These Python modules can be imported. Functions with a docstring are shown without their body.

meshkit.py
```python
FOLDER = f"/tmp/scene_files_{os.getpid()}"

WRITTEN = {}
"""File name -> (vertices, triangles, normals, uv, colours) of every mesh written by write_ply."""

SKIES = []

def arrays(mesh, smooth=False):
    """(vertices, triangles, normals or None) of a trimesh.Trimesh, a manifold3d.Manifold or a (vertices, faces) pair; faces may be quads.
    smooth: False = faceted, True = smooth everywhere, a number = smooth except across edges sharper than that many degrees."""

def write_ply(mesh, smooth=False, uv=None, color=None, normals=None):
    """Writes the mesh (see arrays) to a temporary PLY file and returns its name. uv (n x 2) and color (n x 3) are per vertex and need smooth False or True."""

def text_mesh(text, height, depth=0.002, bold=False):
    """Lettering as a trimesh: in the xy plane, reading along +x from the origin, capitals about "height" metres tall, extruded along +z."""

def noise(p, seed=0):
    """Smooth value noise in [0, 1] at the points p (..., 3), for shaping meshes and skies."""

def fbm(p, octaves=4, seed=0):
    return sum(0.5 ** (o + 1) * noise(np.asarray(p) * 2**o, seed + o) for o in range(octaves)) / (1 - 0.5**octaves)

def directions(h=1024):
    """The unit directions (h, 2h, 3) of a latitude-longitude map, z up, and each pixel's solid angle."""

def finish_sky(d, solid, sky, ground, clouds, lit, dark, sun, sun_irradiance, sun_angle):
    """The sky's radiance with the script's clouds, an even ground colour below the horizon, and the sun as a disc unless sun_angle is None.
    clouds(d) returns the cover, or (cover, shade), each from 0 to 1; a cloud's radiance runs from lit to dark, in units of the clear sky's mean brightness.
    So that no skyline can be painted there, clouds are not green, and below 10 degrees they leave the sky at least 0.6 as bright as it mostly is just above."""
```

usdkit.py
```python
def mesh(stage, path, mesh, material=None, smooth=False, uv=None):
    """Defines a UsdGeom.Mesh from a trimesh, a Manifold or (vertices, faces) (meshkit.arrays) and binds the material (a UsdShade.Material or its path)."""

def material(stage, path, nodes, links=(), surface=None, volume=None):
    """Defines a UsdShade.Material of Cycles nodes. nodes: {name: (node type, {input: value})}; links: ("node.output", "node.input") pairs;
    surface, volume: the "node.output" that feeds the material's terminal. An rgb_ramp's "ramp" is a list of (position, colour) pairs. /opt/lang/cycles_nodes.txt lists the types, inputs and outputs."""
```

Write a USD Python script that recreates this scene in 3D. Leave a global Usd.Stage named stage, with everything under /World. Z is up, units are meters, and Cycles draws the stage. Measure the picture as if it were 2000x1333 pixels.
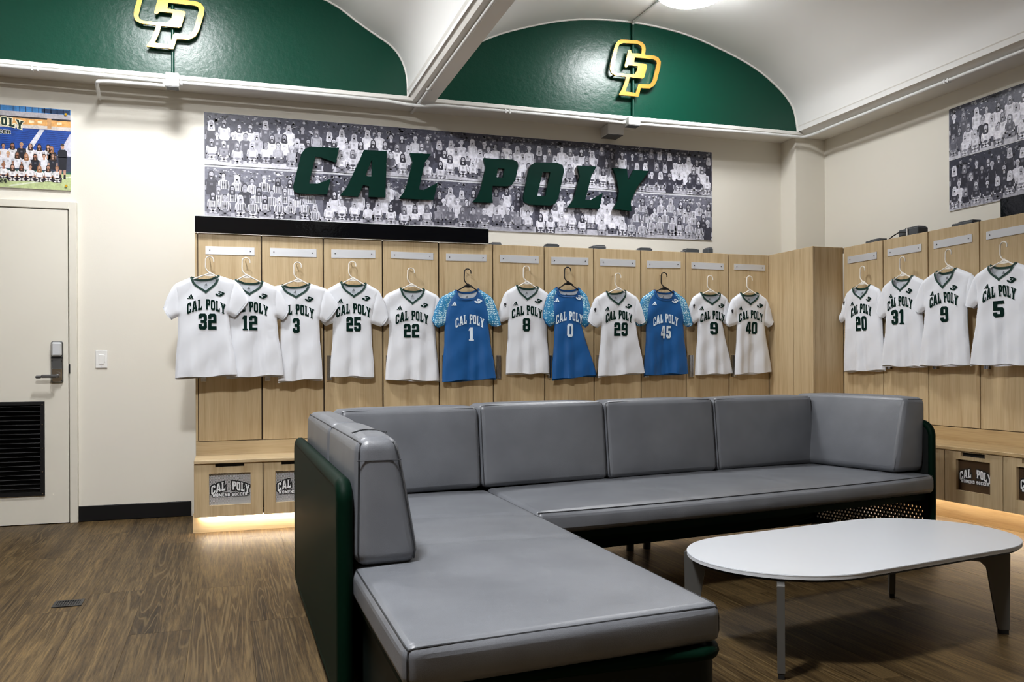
import math, random
import numpy as np, trimesh, shapely
from shapely.geometry import Polygon, LineString, box as sbox, Point
from shapely import affinity
from shapely.ops import unary_union
from scipy.spatial import Delaunay
from manifold3d import Manifold
from pxr import Gf, Sdf, Usd, UsdGeom, UsdLux, UsdShade, Vt
import usdkit, meshkit

cam_right = [0.951063, -0.308958, -0.004859]
cam_up = [0.004621, -0.001501, 0.999988]
cam_back = [-0.308962, -0.951074, -0.0]
f = 1722.4936049106377
ppy = 49.186167386966204
back_div = [-0.1758, 0.2372, 0.6544, 1.0695, 1.4813, 1.8921, 2.2989, 2.7044, 3.1055, 3.5031, 3.894, 4.2755]
right_div = [5.7061, 5.2727, 4.8399, 4.4085]
letters = {"c": [[[0.8151, 2.6986], [0.7909, 2.5871], [0.6786, 2.6195], [0.6413, 2.6226], [0.5921, 2.4178], [0.6543, 2.4214], [0.7527, 2.4635], [0.724, 2.3447], [0.5198, 2.3409], [0.486, 2.3578], [0.4788, 2.3922], [0.5396, 2.6364], [0.5675, 2.6761], [0.6138, 2.6936]]], "a": [[[1.0009, 2.6976], [1.1725, 2.7001], [1.161, 2.3476], [1.0349, 2.3455], [1.0391, 2.425], [0.9929, 2.4319], [0.9541, 2.3402], [0.8209, 2.3453], [0.8724, 2.4104], [0.9766, 2.638]], [[1.0643, 2.6441], [1.0588, 2.4987], [1.0096, 2.5004]]], "l": [[[1.3507, 2.698], [1.5158, 2.7027], [1.4672, 2.6323], [1.4181, 2.4226], [1.4561, 2.4198], [1.5673, 2.4826], [1.5343, 2.3482], [1.2669, 2.3456], [1.3067, 2.4015], [1.3287, 2.4566], [1.3723, 2.6308]]], "p": [[[1.9385, 2.6994], [2.178, 2.7044], [2.2199, 2.6878], [2.2258, 2.654], [2.2012, 2.544], [2.171, 2.5023], [2.1291, 2.4885], [2.0104, 2.4849], [2.0065, 2.4191], [2.0133, 2.3516], [1.8456, 2.3484], [1.889, 2.3957], [1.9126, 2.4477], [1.9557, 2.625]], [[2.0549, 2.6258], [2.1119, 2.6272], [2.0996, 2.5549], [2.0427, 2.5548]]], "o": [[[2.3713, 2.6945], [2.5556, 2.7022], [2.6051, 2.6869], [2.6174, 2.6448], [2.5665, 2.4214], [2.539, 2.3736], [2.4982, 2.3541], [2.3209, 2.353], [2.2762, 2.3712], [2.2691, 2.4109], [2.3138, 2.6253], [2.3347, 2.6726]], [[2.432, 2.6214], [2.4996, 2.6234], [2.4555, 2.4269], [2.3833, 2.4263]]], "l2": [[[2.734, 2.6931], [2.9038, 2.696], [2.8601, 2.6251], [2.8006, 2.4166], [2.8488, 2.4168], [2.9576, 2.4816], [2.9249, 2.3503], [2.647, 2.3478], [2.6974, 2.411], [2.7549, 2.6069]]], "y": [[[3.0488, 2.6937], [3.1761, 2.6936], [3.1873, 2.5944], [3.2376, 2.6881], [3.3803, 2.6912], [3.2631, 2.5369], [3.21, 2.4266], [3.2161, 2.3472], [3.0496, 2.353], [3.0888, 2.4202], [3.1035, 2.504], [3.0909, 2.5744], [3.0706, 2.6501]]]}
cp = [[[3.0035, 3.6543], [3.1405, 3.6606], [3.1852, 3.6519], [3.2113, 3.6277], [3.2164, 3.5977], [3.2094, 3.5529], [3.2898, 3.5546], [3.3275, 3.5449], [3.3516, 3.5133], [3.3461, 3.4684], [3.3152, 3.3564], [3.2923, 3.3134], [3.2507, 3.2858], [3.172, 3.2832], [3.1515, 3.211], [2.9769, 3.2101], [3.0088, 3.26], [3.0275, 3.3087], [3.044, 3.3587], [2.9469, 3.3614], [2.9141, 3.3783], [2.9019, 3.4105], [2.9072, 3.4511], [2.9408, 3.5751], [2.9556, 3.6169], [2.9778, 3.6427]], [[3.0181, 3.627], [3.1441, 3.6339], [3.1753, 3.6204], [3.1827, 3.5975], [3.1772, 3.5564], [3.0916, 3.5541], [3.088, 3.574], [3.077, 3.5815], [3.0621, 3.5746], [3.0304, 3.4468], [3.037, 3.4327], [3.0503, 3.4367], [3.0637, 3.4549], [3.1483, 3.4567], [3.1392, 3.4206], [3.1242, 3.3955], [3.1056, 3.3856], [2.9617, 3.3809], [2.9361, 3.3938], [2.9326, 3.4169], [2.9701, 3.5782], [2.9849, 3.612]], [[3.1189, 3.5232], [3.2859, 3.5236], [3.3107, 3.5159], [3.3159, 3.496], [3.2812, 3.36], [3.2622, 3.3276], [3.2434, 3.319], [3.152, 3.3138], [3.1271, 3.2392], [3.0323, 3.242], [3.0607, 3.3052], [3.0743, 3.3603], [3.1874, 3.3598], [3.2009, 3.3692], [3.2292, 3.4669], [3.2195, 3.4781], [3.1135, 3.4802]]]
cp_shift = [-3.4764999999999997, 0.010299999999999976]
banner = [[-0.1364, 2.8942], [3.9969, 2.8936], [3.9979, 2.1605], [-0.1434, 2.1276]]
banner_div = [0.6969, 1.5412, 2.3735, 3.1955, 3.6012]
rbanner = [[5.0959, 2.8904], [5.1005, 2.1568], [4.4616, 2.873], [4.4657, 2.1533]]
photo = [[-0.991, 2.9259], [-1.0, 2.3162], [-1.4334, 2.9207], [-1.436, 2.3112]]
board = [[-0.1886, 2.055], [-0.1891, 1.9525], [2.2626, 2.067], [2.258, 1.9658]]
rboard = [[4.2761, 2.0754], [4.2767, 1.9737]]
nameplates = [[[-0.1243, 1.8776], [0.1919, 1.879], [0.1917, 1.8248]], [[0.2929, 1.881], [0.6071, 1.8825], [0.6068, 1.8264]], [[0.7092, 1.8855], [1.0184, 1.8913], [1.0181, 1.8329]], [[1.1285, 1.8868], [1.4394, 1.8849], [1.4391, 1.8357]], [[1.5349, 1.8852], [1.8426, 1.8895], [1.8423, 1.8375]], [[1.9459, 1.8904], [2.2535, 1.8902], [2.2533, 1.8352]], [[2.3546, 1.8889], [2.6594, 1.8925], [2.6591, 1.8361]], [[2.7579, 1.8891], [3.0588, 1.8886], [3.0585, 1.8344]], [[3.1564, 1.8849], [3.4546, 1.8901], [3.4543, 1.8362]], [[3.5529, 1.8867], [3.8471, 1.8852], [3.8468, 1.8333]], [[3.9436, 1.8858], [4.2333, 1.8834], [4.233, 1.8361]]]
rnameplates = [[[5.6531, 1.8891], [5.3336, 1.8886], [5.3339, 1.8359]], [[5.2229, 1.891], [4.8975, 1.8886], [4.8979, 1.8376]], [[4.7869, 1.8915], [4.4646, 1.8948], [4.4649, 1.8423]], [[4.3565, 1.8908], [4.0796, 1.8945], [4.0798, 1.8454]]]
handles = [[0.6882, 1.1401], [0.6874, 0.9615], [1.9209, 1.1484], [1.92, 0.9797], [3.521, 1.164], [3.5201, 0.9906], [-0.1419, 0.9526], [0.2741, 0.9621]]
rhandles = [[5.1996, 1.0236], [4.7653, 1.0245], [4.3408, 1.0253]]
drawer = [[-0.1869, 0.466], [0.2234, 0.4669], [0.2218, 0.1124], [-0.1886, 0.1015], [-0.1097, 0.3833], [0.143, 0.3841], [0.142, 0.1796], [-0.1107, 0.1799], [-0.0724, 0.4535], [0.1054, 0.4548], [0.1053, 0.4252], [-0.0726, 0.4241]]
jerseys = [["32", "w", 0.166, [-0.2111, 1.6492], [-0.0386, 1.6653], [-0.1202, 1.5528], [-0.3798, 1.4465], [-0.3308, 1.3711], [0.1493, 1.5059], [0.0548, 1.3891], [-0.3108, 0.9933], [0.0737, 1.0146], [-0.0957, 1.7878], [-0.1657, 1.4131, -0.0546, 1.3088]], ["12", "w", 0.13, [0.066, 1.6465], [0.2397, 1.6393], [0.1537, 1.5462], None, None, None, [0.365, 1.3776], [0.0047, 0.9969], [0.3733, 1.0076], [0.1332, 1.7907], [0.1072, 1.4054, 0.2038, 1.3072]], ["3", "w", 0.094, [0.3649, 1.6204], [0.5511, 1.6343], [0.458, 1.5342], None, None, [0.7443, 1.4795], [0.651, 1.3651], [0.3383, 0.9659], [0.6353, 0.9806], [0.4707, 1.7757], [0.4349, 1.3942, 0.482, 1.2933]], ["25", "w", 0.06, [0.7647, 1.6533], [0.9412, 1.6491], [0.8528, 1.5502], None, None, [1.0972, 1.4186], [1.0441, 1.3437], [0.6912, 0.995], [0.9971, 0.9896], [0.8454, 1.7965], [0.8003, 1.409, 0.9009, 1.3083]], ["22", "w", 0.032, [1.1889, 1.6226], [1.3629, 1.6199], [1.2733, 1.5106], None, None, None, None, [1.0794, 0.9686], [1.4729, 0.9575], [1.2663, 1.7665], [1.2087, 1.3666, 1.3199, 1.2683]], ["1", "b", 0.062, [1.587, 1.6142], [1.7646, 1.6256], [1.6658, 1.5451], [1.413, 1.3931], [1.4587, 1.3383], [1.9339, 1.367], [1.8688, 1.3531], [1.4874, 0.9486], [1.8924, 0.9746], [1.6773, 1.7692], [1.6817, 1.3439, 1.7199, 1.2471]], ["8", "w", 0.032, [2.0626, 1.6635], [2.2327, 1.6579], [2.1427, 1.5562], [1.9165, 1.4247], [1.9493, 1.3856], None, None, [1.9792, 1.0058], [2.3236, 1.0072], [2.14, 1.807], [2.1056, 1.4179, 2.1618, 1.3189]], ["0", "b", 0.062, [2.3651, 1.6507], [2.5562, 1.6511], [2.4599, 1.587], [2.2615, 1.4274], None, None, None, [2.3344, 0.9611], [2.6987, 0.9891], [2.4581, 1.8061], [2.4464, 1.3779, 2.4957, 1.2776]], ["29", "w", 0.092, [2.7629, 1.6275], [2.9246, 1.6412], [2.8564, 1.5259], [2.6129, 1.3987], [2.6893, 1.3478], [3.0945, 1.4108], [3.0439, 1.3786], [2.6937, 0.9816], [3.0892, 1.0042], [2.859, 1.7673], [2.8214, 1.3905, 2.9327, 1.2869]], ["45", "b", 0.058, [3.1849, 1.6522], [3.3626, 1.6456], [3.2737, 1.5754], None, None, [3.527, 1.3932], [3.4776, 1.363], [3.1004, 0.986], [3.4879, 0.9951], [3.2703, 1.7875], [3.2355, 1.3701, 3.3245, 1.2722]], ["9", "w", 0.032, [3.61, 1.6429], [3.7871, 1.643], [3.7051, 1.5471], [3.4986, 1.4634], None, None, None, [3.5621, 0.9822], [3.9082, 0.9961], [3.6943, 1.7782], [3.6857, 1.4043, 3.7543, 1.3061]], ["40", "w", 0.062, [3.9574, 1.6441], [4.1225, 1.6476], [4.0413, 1.5508], [3.8229, 1.4026], None, [4.2677, 1.4242], [4.2192, 1.3667], [3.9063, 0.9851], [4.2541, 1.0052], [4.0392, 1.7805], [3.9975, 1.4103, 4.1023, 1.3115]], ["20", "r", 0.032, [5.5419, 1.6463], [5.3584, 1.6492], [5.4451, 1.5512], [5.726, 1.4613], [5.6877, 1.3823], None, None, [5.6632, 1.0085], [5.2149, 1.0214], [5.4346, 1.791], [5.493, 1.4191, 5.383, 1.3109]], ["31", "r", 0.062, [5.089, 1.6695], [4.9025, 1.6687], [5.0065, 1.5741], [5.2666, 1.4508], [5.2015, 1.3917], None, None, [5.2158, 1.0547], [4.7876, 1.0433], [4.9947, 1.8083], [5.0905, 1.4418, 4.9716, 1.3386]], ["9", "r", 0.092, [4.6672, 1.6719], [4.4951, 1.6767], [4.5897, 1.5588], [4.8735, 1.4472], [4.8017, 1.4059], None, None, [4.8243, 1.0538], [4.3967, 1.0527], [4.5536, 1.8024], [4.6163, 1.4352, 4.5476, 1.3343]], ["5", "r", 0.122, [4.2119, 1.6613], [4.0146, 1.6549], [4.123, 1.5639], [4.401, 1.4354], [4.336, 1.4118], None, None, [4.3671, 1.0579], [3.9064, 1.0503], [4.0998, 1.7893], [4.1707, 1.4383, 4.0955, 1.3391]]]


stage = Usd.Stage.CreateInMemory()
UsdGeom.SetStageUpAxis(stage, 'Z')
UsdGeom.SetStageMetersPerUnit(stage, 1.0)
UsdGeom.Xform.Define(stage, '/World')
UsdGeom.Scope.Define(stage, '/World/Looks')

# ------------------------------------------------------------------ camera, light, exposure
EXPOSURE = 2.55
LAMP_FRONT, LAMP_LEFT, LAMP_RIGHT, LED = 57.0, 23.0, 15.0, 10.5     # strength of the ceiling lamps (over the viewer, by the door wall, right bay) and of the LED strips
cam = UsdGeom.Camera.Define(stage, '/World/camera')
cr, cu, cb = cam_right, cam_up, cam_back
cam.AddTransformOp().Set(Gf.Matrix4d(*cr, 0, *cu, 0, *cb, 0, 0, 0, 1.06, 1))
cam.CreateHorizontalApertureAttr(36.0)
cam.CreateVerticalApertureAttr(36.0 * 1333 / 2000)
cam.CreateFocalLengthAttr(36.0 * f / 2000)
cam.CreateVerticalApertureOffsetAttr(36.0 * ppy / 2000)
cam.CreateClippingRangeAttr((0.05, 100.0))
cam.CreateExposureAttr(EXPOSURE)

# ------------------------------------------------------------------ helpers
def lin(*c):
    c = np.array(c, float) / 255.0
    return tuple(np.where(c <= 0.04045, c / 12.92, ((c + 0.055) / 1.055) ** 2.4))
counts, origin = {}, {}
def fresh(parent, name):
    k = (parent, name); n = counts.get(k, 0); counts[k] = n + 1
    return f'{parent}/{name}' + (f'_{n:03d}' if n else '')
def setkeys(p, label=None, cat=None, group=None, kind=None):
    for k, v in (('label', label), ('category', cat), ('group', group), ('kind', kind)):
        if v: p.SetCustomDataByKey(k, v)
    return p
def thing(name, label=None, cat=None, loc=(0, 0, 0), group=None, kind=None):
    path = fresh('/World', name)
    x = UsdGeom.Xform.Define(stage, path); x.AddTranslateOp().Set(Gf.Vec3d(*map(float, loc)))
    origin[path] = np.array(loc, float)
    return setkeys(x.GetPrim(), label, cat, group, kind)
def part_group(name, parent, label=None):
    path = fresh(str(parent.GetPath()), name)
    origin[path] = origin[str(parent.GetPath())]
    x = UsdGeom.Xform.Define(stage, path)
    return setkeys(x.GetPrim(), label)
def obj(name, mesh, mat, parent=None, smooth=False, label=None, cat=None, group=None, kind=None, col=None):
    """one Mesh prim; mesh is in world coordinates; parent is a prim of this scene"""
    pp = str(parent.GetPath()) if parent is not None else '/World'
    path = fresh(pp, name)
    v, fc, n = meshkit.arrays(mesh, smooth)
    o = origin.get(pp, np.zeros(3))
    m = UsdGeom.Mesh.Define(stage, path)
    m.CreatePointsAttr(Vt.Vec3fArray.FromNumpy((v - o).astype(np.float32)))
    m.CreateFaceVertexCountsAttr(Vt.IntArray.FromNumpy(np.full(len(fc), 3, np.int32)))
    m.CreateFaceVertexIndicesAttr(Vt.IntArray.FromNumpy(fc.astype(np.int32).ravel()))
    m.CreateSubdivisionSchemeAttr('none')
    if n is not None:
        m.CreateNormalsAttr(Vt.Vec3fArray.FromNumpy(n.astype(np.float32))); m.SetNormalsInterpolation('vertex')
    if col is not None:
        UsdGeom.PrimvarsAPI(m).CreatePrimvar('col', Sdf.ValueTypeNames.Color3fArray, 'vertex').Set(Vt.Vec3fArray.FromNumpy(np.asarray(col, np.float32)))
    UsdShade.MaterialBindingAPI.Apply(m.GetPrim()).Bind(MAT[mat])
    origin[path] = o
    return setkeys(m.GetPrim(), label, cat, group, kind)
cat_ = trimesh.util.concatenate
def T(m): return (m if isinstance(m, trimesh.Trimesh) else trimesh.Trimesh(m.to_mesh().vert_properties[:, :3], m.to_mesh().tri_verts, process=False))
def box(lo, hi, c=0.0):
    lo, hi = np.minimum(lo, hi).astype(float), np.maximum(lo, hi).astype(float)
    if c <= 0:
        return trimesh.creation.box(extents=hi - lo, transform=trimesh.transformations.translation_matrix((lo + hi) / 2))
    c = min(c, (hi - lo).min() * .45); pts = []
    for i in (0, 1):
        for j in (0, 1):
            for k in (0, 1):
                q = np.array([(lo, hi)[i][0], (lo, hi)[j][1], (lo, hi)[k][2]])
                s = np.array([1 - 2 * i, 1 - 2 * j, 1 - 2 * k]) * c
                for a in range(3):
                    w = s.copy(); w[a] = 0; pts.append(q + w)
    return trimesh.convex.convex_hull(np.array(pts))
def tube(points, r, sides=8, cap=True):
    p = np.asarray(points, float); n = len(p)
    rr = np.broadcast_to(r, (n,))
    t = np.gradient(p, axis=0) if n > 2 else np.repeat((p[1:] - p[:1]), n, 0)
    t = t / np.linalg.norm(t, axis=1, keepdims=True)
    a = np.cross(t[0], [0, 0, 1.0]) if abs(t[0][2]) < .9 else np.cross(t[0], [1.0, 0, 0])
    A = []
    for i in range(n):
        a = a - t[i] * (a @ t[i]); a /= np.linalg.norm(a); A.append(a)
    A = np.array(A); Bn = np.cross(t, A)
    th = np.arange(sides) * 2 * np.pi / sides
    v = (p[:, None] + rr[:, None, None] * (np.cos(th)[None, :, None] * A[:, None] + np.sin(th)[None, :, None] * Bn[:, None])).reshape(-1, 3)
    fs = []
    for i in range(n - 1):
        for j in range(sides):
            a0, a1, b0, b1 = i * sides + j, i * sides + (j + 1) % sides, (i + 1) * sides + j, (i + 1) * sides + (j + 1) % sides
            fs += [[a0, a1, b1], [a0, b1, b0]]
    if cap:
        for j in range(1, sides - 1):
            fs += [[0, j + 1, j], [(n - 1) * sides, (n - 1) * sides + j, (n - 1) * sides + j + 1]]
    return trimesh.Trimesh(v, fs, process=False)
def smooth_path(pts, k=6):
    p = np.asarray(pts, float); q = [p[0]]
    P = np.vstack([2 * p[0] - p[1], p, 2 * p[-1] - p[-2]])
    for i in range(1, len(P) - 2):
        for s in np.linspace(0, 1, k + 1)[1:]:
            a, b, c, d = P[i - 1:i + 3]
            q.append(.5 * ((2 * b) + (c - a) * s + (2 * a - 5 * b + 4 * c - d) * s * s + (3 * b - a - 3 * c + d) * s ** 3))
    return np.array(q)
def cyl(a, b, r, sides=16): return tube([a, b], r, sides)
# planes: (u, v, w) -> world, w towards the room
def on_back(y): return lambda q: np.stack([q[:, 0], y - q[:, 2], q[:, 1]], 1)
def on_right(x): return lambda q: np.stack([x - q[:, 2], -q[:, 0], q[:, 1]], 1)
def polys(g): return [p for p in getattr(g, 'geoms', [g]) if p.geom_type == 'Polygon' and p.area > 1e-9]
def extrude(g, h, place, w0=0.0):
    ms = []
    for p in polys(g):
        m = trimesh.creation.extrude_polygon(p, h, engine='earcut'); v = np.array(m.vertices); v[:, 2] += w0
        ms.append(trimesh.Trimesh(place(v), m.faces, process=False))
    return cat_(ms)
def flat(g, place, w):
    """flat print: earcut triangles of g; w is a number or a function of the vertices"""
    vs, fs, n = [], [], 0
    for p in polys(g):
        v, fc = trimesh.creation.triangulate_polygon(p, engine='earcut')
        vs.append(v); fs.append(np.asarray(fc) + n); n += len(v)
    v = np.vstack(vs); ww = w(v) if callable(w) else np.full(len(v), w)
    return trimesh.Trimesh(place(np.column_stack([v, ww])), np.vstack(fs), process=False)
def flat2(g, place, w, h=.006):
    vs, fs, n = [], [], 0
    for p in polys(g):
        v, t_ = tri2d(p, h); vs.append(v); fs.append(t_ + n); n += len(v)
    v = np.vstack(vs)
    return trimesh.Trimesh(place(np.column_stack([v, w(v)])), np.vstack(fs), process=False)
def tri2d(poly, h, seed=0):
    b = shapely.segmentize(poly, h)
    pts = [np.array(b.exterior.coords)[:-1]] + [np.array(r.coords)[:-1] for r in b.interiors]
    x0, y0, x1, y1 = poly.bounds
    gx, gy = np.meshgrid(np.arange(x0, x1, h), np.arange(y0, y1, h * .9)); gx = gx + (np.arange(gx.shape[0]) % 2)[:, None] * h / 2
    g = np.column_stack([gx.ravel(), gy.ravel()])
    g = g[shapely.contains_xy(poly.buffer(-h * .45), g[:, 0], g[:, 1])]
    v = np.vstack(pts + [g]); t = Delaunay(v).simplices
    c = v[t].mean(1); t = t[shapely.contains_xy(poly, c[:, 0], c[:, 1])]
    a = v[t]; cr_ = (a[:, 1, 0] - a[:, 0, 0]) * (a[:, 2, 1] - a[:, 0, 1]) - (a[:, 1, 1] - a[:, 0, 1]) * (a[:, 2, 0] - a[:, 0, 0])
    t = t[np.abs(cr_) > 1e-9]; cr_ = cr_[np.abs(cr_) > 1e-9]
    t[cr_ < 0] = t[cr_ < 0][:, ::-1]
    return v, t

# ------------------------------------------------------------------ materials
MAT = {}
def mat(name, nodes, links, surface='p.BSDF'):
    MAT[name] = usdkit.material(stage, f'/World/Looks/{name}', nodes, links, surface=surface)
def plain(name, rgb, rough=.5, metallic=0.0, bump=0.0, scale=60.0, spec=.5, vary=0.0, **kw):
    nodes = {'p': ('principled_bsdf', {'base_color': rgb, 'roughness': rough, 'metallic': metallic, 'specular_ior_level': spec, **kw})}
    links = []
    if bump or vary:
        nodes['t'] = ('texture_coordinate', {}); nodes['n'] = ('noise_texture', {'scale': scale, 'detail': 4.0}); links += [('t.object', 'n.vector')]
    if bump:
        nodes['b'] = ('bump', {'strength': bump, 'distance': .01}); links += [('n.fac', 'b.height'), ('b.normal', 'p.normal')]
    if vary:
        lo, hi = tuple(np.array(rgb) * (1 - vary)), tuple(np.minimum(np.array(rgb) * (1 + vary), 1))
        nodes['r'] = ('rgb_ramp', {'ramp': [(.3, lo), (.7, hi)]}); links += [('n.fac', 'r.fac'), ('r.color', 'p.base_color')]
    mat(name, nodes, links)
def wood(name, light, dark, axis, rough=.45):
    sc = {'z': (26, 26, 1.1), 'x': (1.1, 26, 26), 'y': (26, 1.1, 26)}[axis]
    mat(name, {'t': ('texture_coordinate', {}), 'oi': ('object_info', {}), 'mul': ('math', {'math_type': 'multiply', 'value2': 37.0}),
               'add': ('vector_math', {'vector_math_type': 'add'} if False else {'math_type': 'add'}),
               'm': ('mapping', {'scale': sc}), 'n': ('noise_texture', {'scale': 1.0, 'detail': 5.0, 'roughness': .62, 'distortion': .35}),
               'm2': ('mapping', {'scale': tuple(np.array(sc) * 5.5)}), 'n2': ('noise_texture', {'scale': 1.0, 'detail': 2.0}),
               'mx': ('mix_float', {'fac': .35}), 'r': ('rgb_ramp', {'ramp': [(.3, dark), (.5, tuple((np.array(light) * .62 + np.array(dark) * .38))), (.68, light)]}),
               'b': ('bump', {'strength': .05, 'distance': .002}),
               'p': ('principled_bsdf', {'roughness': rough, 'specular_ior_level': .4})},
        [('t.object', 'add.vector1'), ('oi.random', 'mul.value1'), ('mul.value', 'add.vector2'), ('add.vector', 'm.vector'), ('m.vector', 'n.vector'),
         ('add.vector', 'm2.vector'), ('m2.vector', 'n2.vector'), ('n.fac', 'mx.a'), ('n2.fac', 'mx.b'), ('mx.result', 'r.fac'), ('r.color', 'p.base_color'),
         ('n2.fac', 'b.height'), ('b.normal', 'p.normal')])
def emit(name, rgb, strength):
    mat(name, {'e': ('emission', {'color': rgb, 'strength': strength})}, [], surface='e.emission')

plain('paint_far', lin(128, 108, 82), .6)  # brown chosen for the unseen walls to cut their bounce light
plain('paint_wall', lin(228, 224, 213), .6, bump=.03, scale=90)
plain('paint_ceiling', lin(232, 232, 230), .6, bump=.06, scale=14)
plain('paint_trim', lin(233, 231, 226), .45)
mat('paint_green', {'t': ('texture_coordinate', {}), 'n': ('noise_texture', {'scale': 26.0, 'detail': 5.0, 'roughness': .6}), 'v': ('voronoi_texture', {'scale': 4.5}),
                    'vr': ('rgb_ramp', {'ramp': [(0, (1, 1, 1)), (.03, (0, 0, 0)), (1, (0, 0, 0))]}), 'ad': ('math', {'math_type': 'multiply_add', 'value2': 1.4}),
                    'b': ('bump', {'strength': .16, 'distance': .012}),
                    'p': ('principled_bsdf', {'base_color': lin(0, 62, 46), 'roughness': .29, 'specular_ior_level': .36})},
    [('t.object', 'n.vector'), ('t.object', 'v.vector'), ('v.distance', 'vr.fac'), ('vr.color', 'ad.value1'), ('n.fac', 'ad.value3'), ('ad.value', 'b.height'), ('b.normal', 'p.normal')])
plain('pipe_white', lin(226, 227, 226), .4)
plain('pipe_green', lin(8, 62, 48), .35)
plain('box_bottom', lin(95, 97, 100), .5)
plain('logo_gold', lin(196, 142, 58), .3, metallic=.55)
plain('sign_green', lin(0, 40, 32), .5, spec=.1)
plain('baseboard_black', lin(10, 10, 12), .5, spec=.3)
plain('black_gloss', lin(8, 10, 14), .08, bump=.05, scale=30)
plain('black_matte', lin(12, 12, 13), .6)
wood('oak', lin(206, 185, 148), lin(173, 147, 109), 'z')
wood('oak_x', lin(206, 185, 148), lin(175, 150, 112), 'x')
wood('oak_y', lin(198, 171, 127), lin(165, 135, 92), 'y')
plain('oak_shade', lin(60, 45, 30), .6)  # oak with the shade of gaps and cabinet insides put into its colour
plain('aluminium', lin(222, 225, 230), .4, metallic=.35)
plain('chrome', lin(205, 207, 210), .18, metallic=1.0)
plain('steel_grey', lin(120, 122, 124), .35, metallic=.8)
plain('screw', lin(90, 92, 95), .4, metallic=.8)
plain('door_paint', lin(226, 222, 210), .45)
plain('louver_black', lin(14, 16, 20), .4)
plain('plastic_white', lin(238, 238, 236), .35)
plain('hanger_white', lin(240, 236, 228), .35)
plain('hanger_black', lin(14, 14, 14), .35)
plain('green_leather', lin(1, 25, 15), .55, bump=.08, scale=350, spec=.07)
plain('green_dark', lin(3, 16, 12), .55, spec=.25)
plain('dark_metal', lin(14, 17, 17), .5)
plain('seam', lin(40, 42, 46), .6)
plain('table_white', lin(214, 218, 224), .3)
plain('table_edge', lin(205, 208, 212), .4)
plain('table_grey', lin(96, 95, 92), .42, metallic=.4)
plain('rubber', lin(10, 10, 10), .7)
plain('led_bin', lin(180, 182, 186), .35, metallic=.7)
plain('print_white', lin(238, 240, 242), .5)
plain('print_black', lin(22, 24, 28), .5)
plain('print_green', lin(0, 32, 26), .6, spec=.1)
plain('print_light', lin(225, 238, 248), .55)
plain('knit_white', lin(226, 229, 236), .75, bump=.03, scale=700)
plain('knit_inside', lin(196, 202, 210), .8)
plain('knit_blue', lin(0, 84, 150), .6, bump=.03, scale=700)
plain('collar_green', lin(6, 52, 44), .7)
plain('collar_blue', lin(0, 74, 136), .6)
plain('label_grey', lin(105, 110, 116), .7)
plain('box_grey', lin(72, 76, 80), .5, bump=.1, scale=90)
plain('gold_pin', lin(214, 168, 40), .3, metallic=.7)
emit('lamp_left', (.985, .99, 1.0), LAMP_LEFT)
emit('lamp_front', (.985, .99, 1.0), LAMP_FRONT)
emit('lamp_right', (.985, .99, 1.0), LAMP_RIGHT)
emit('led_warm', (1.0, .84, .66), LED)
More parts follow.
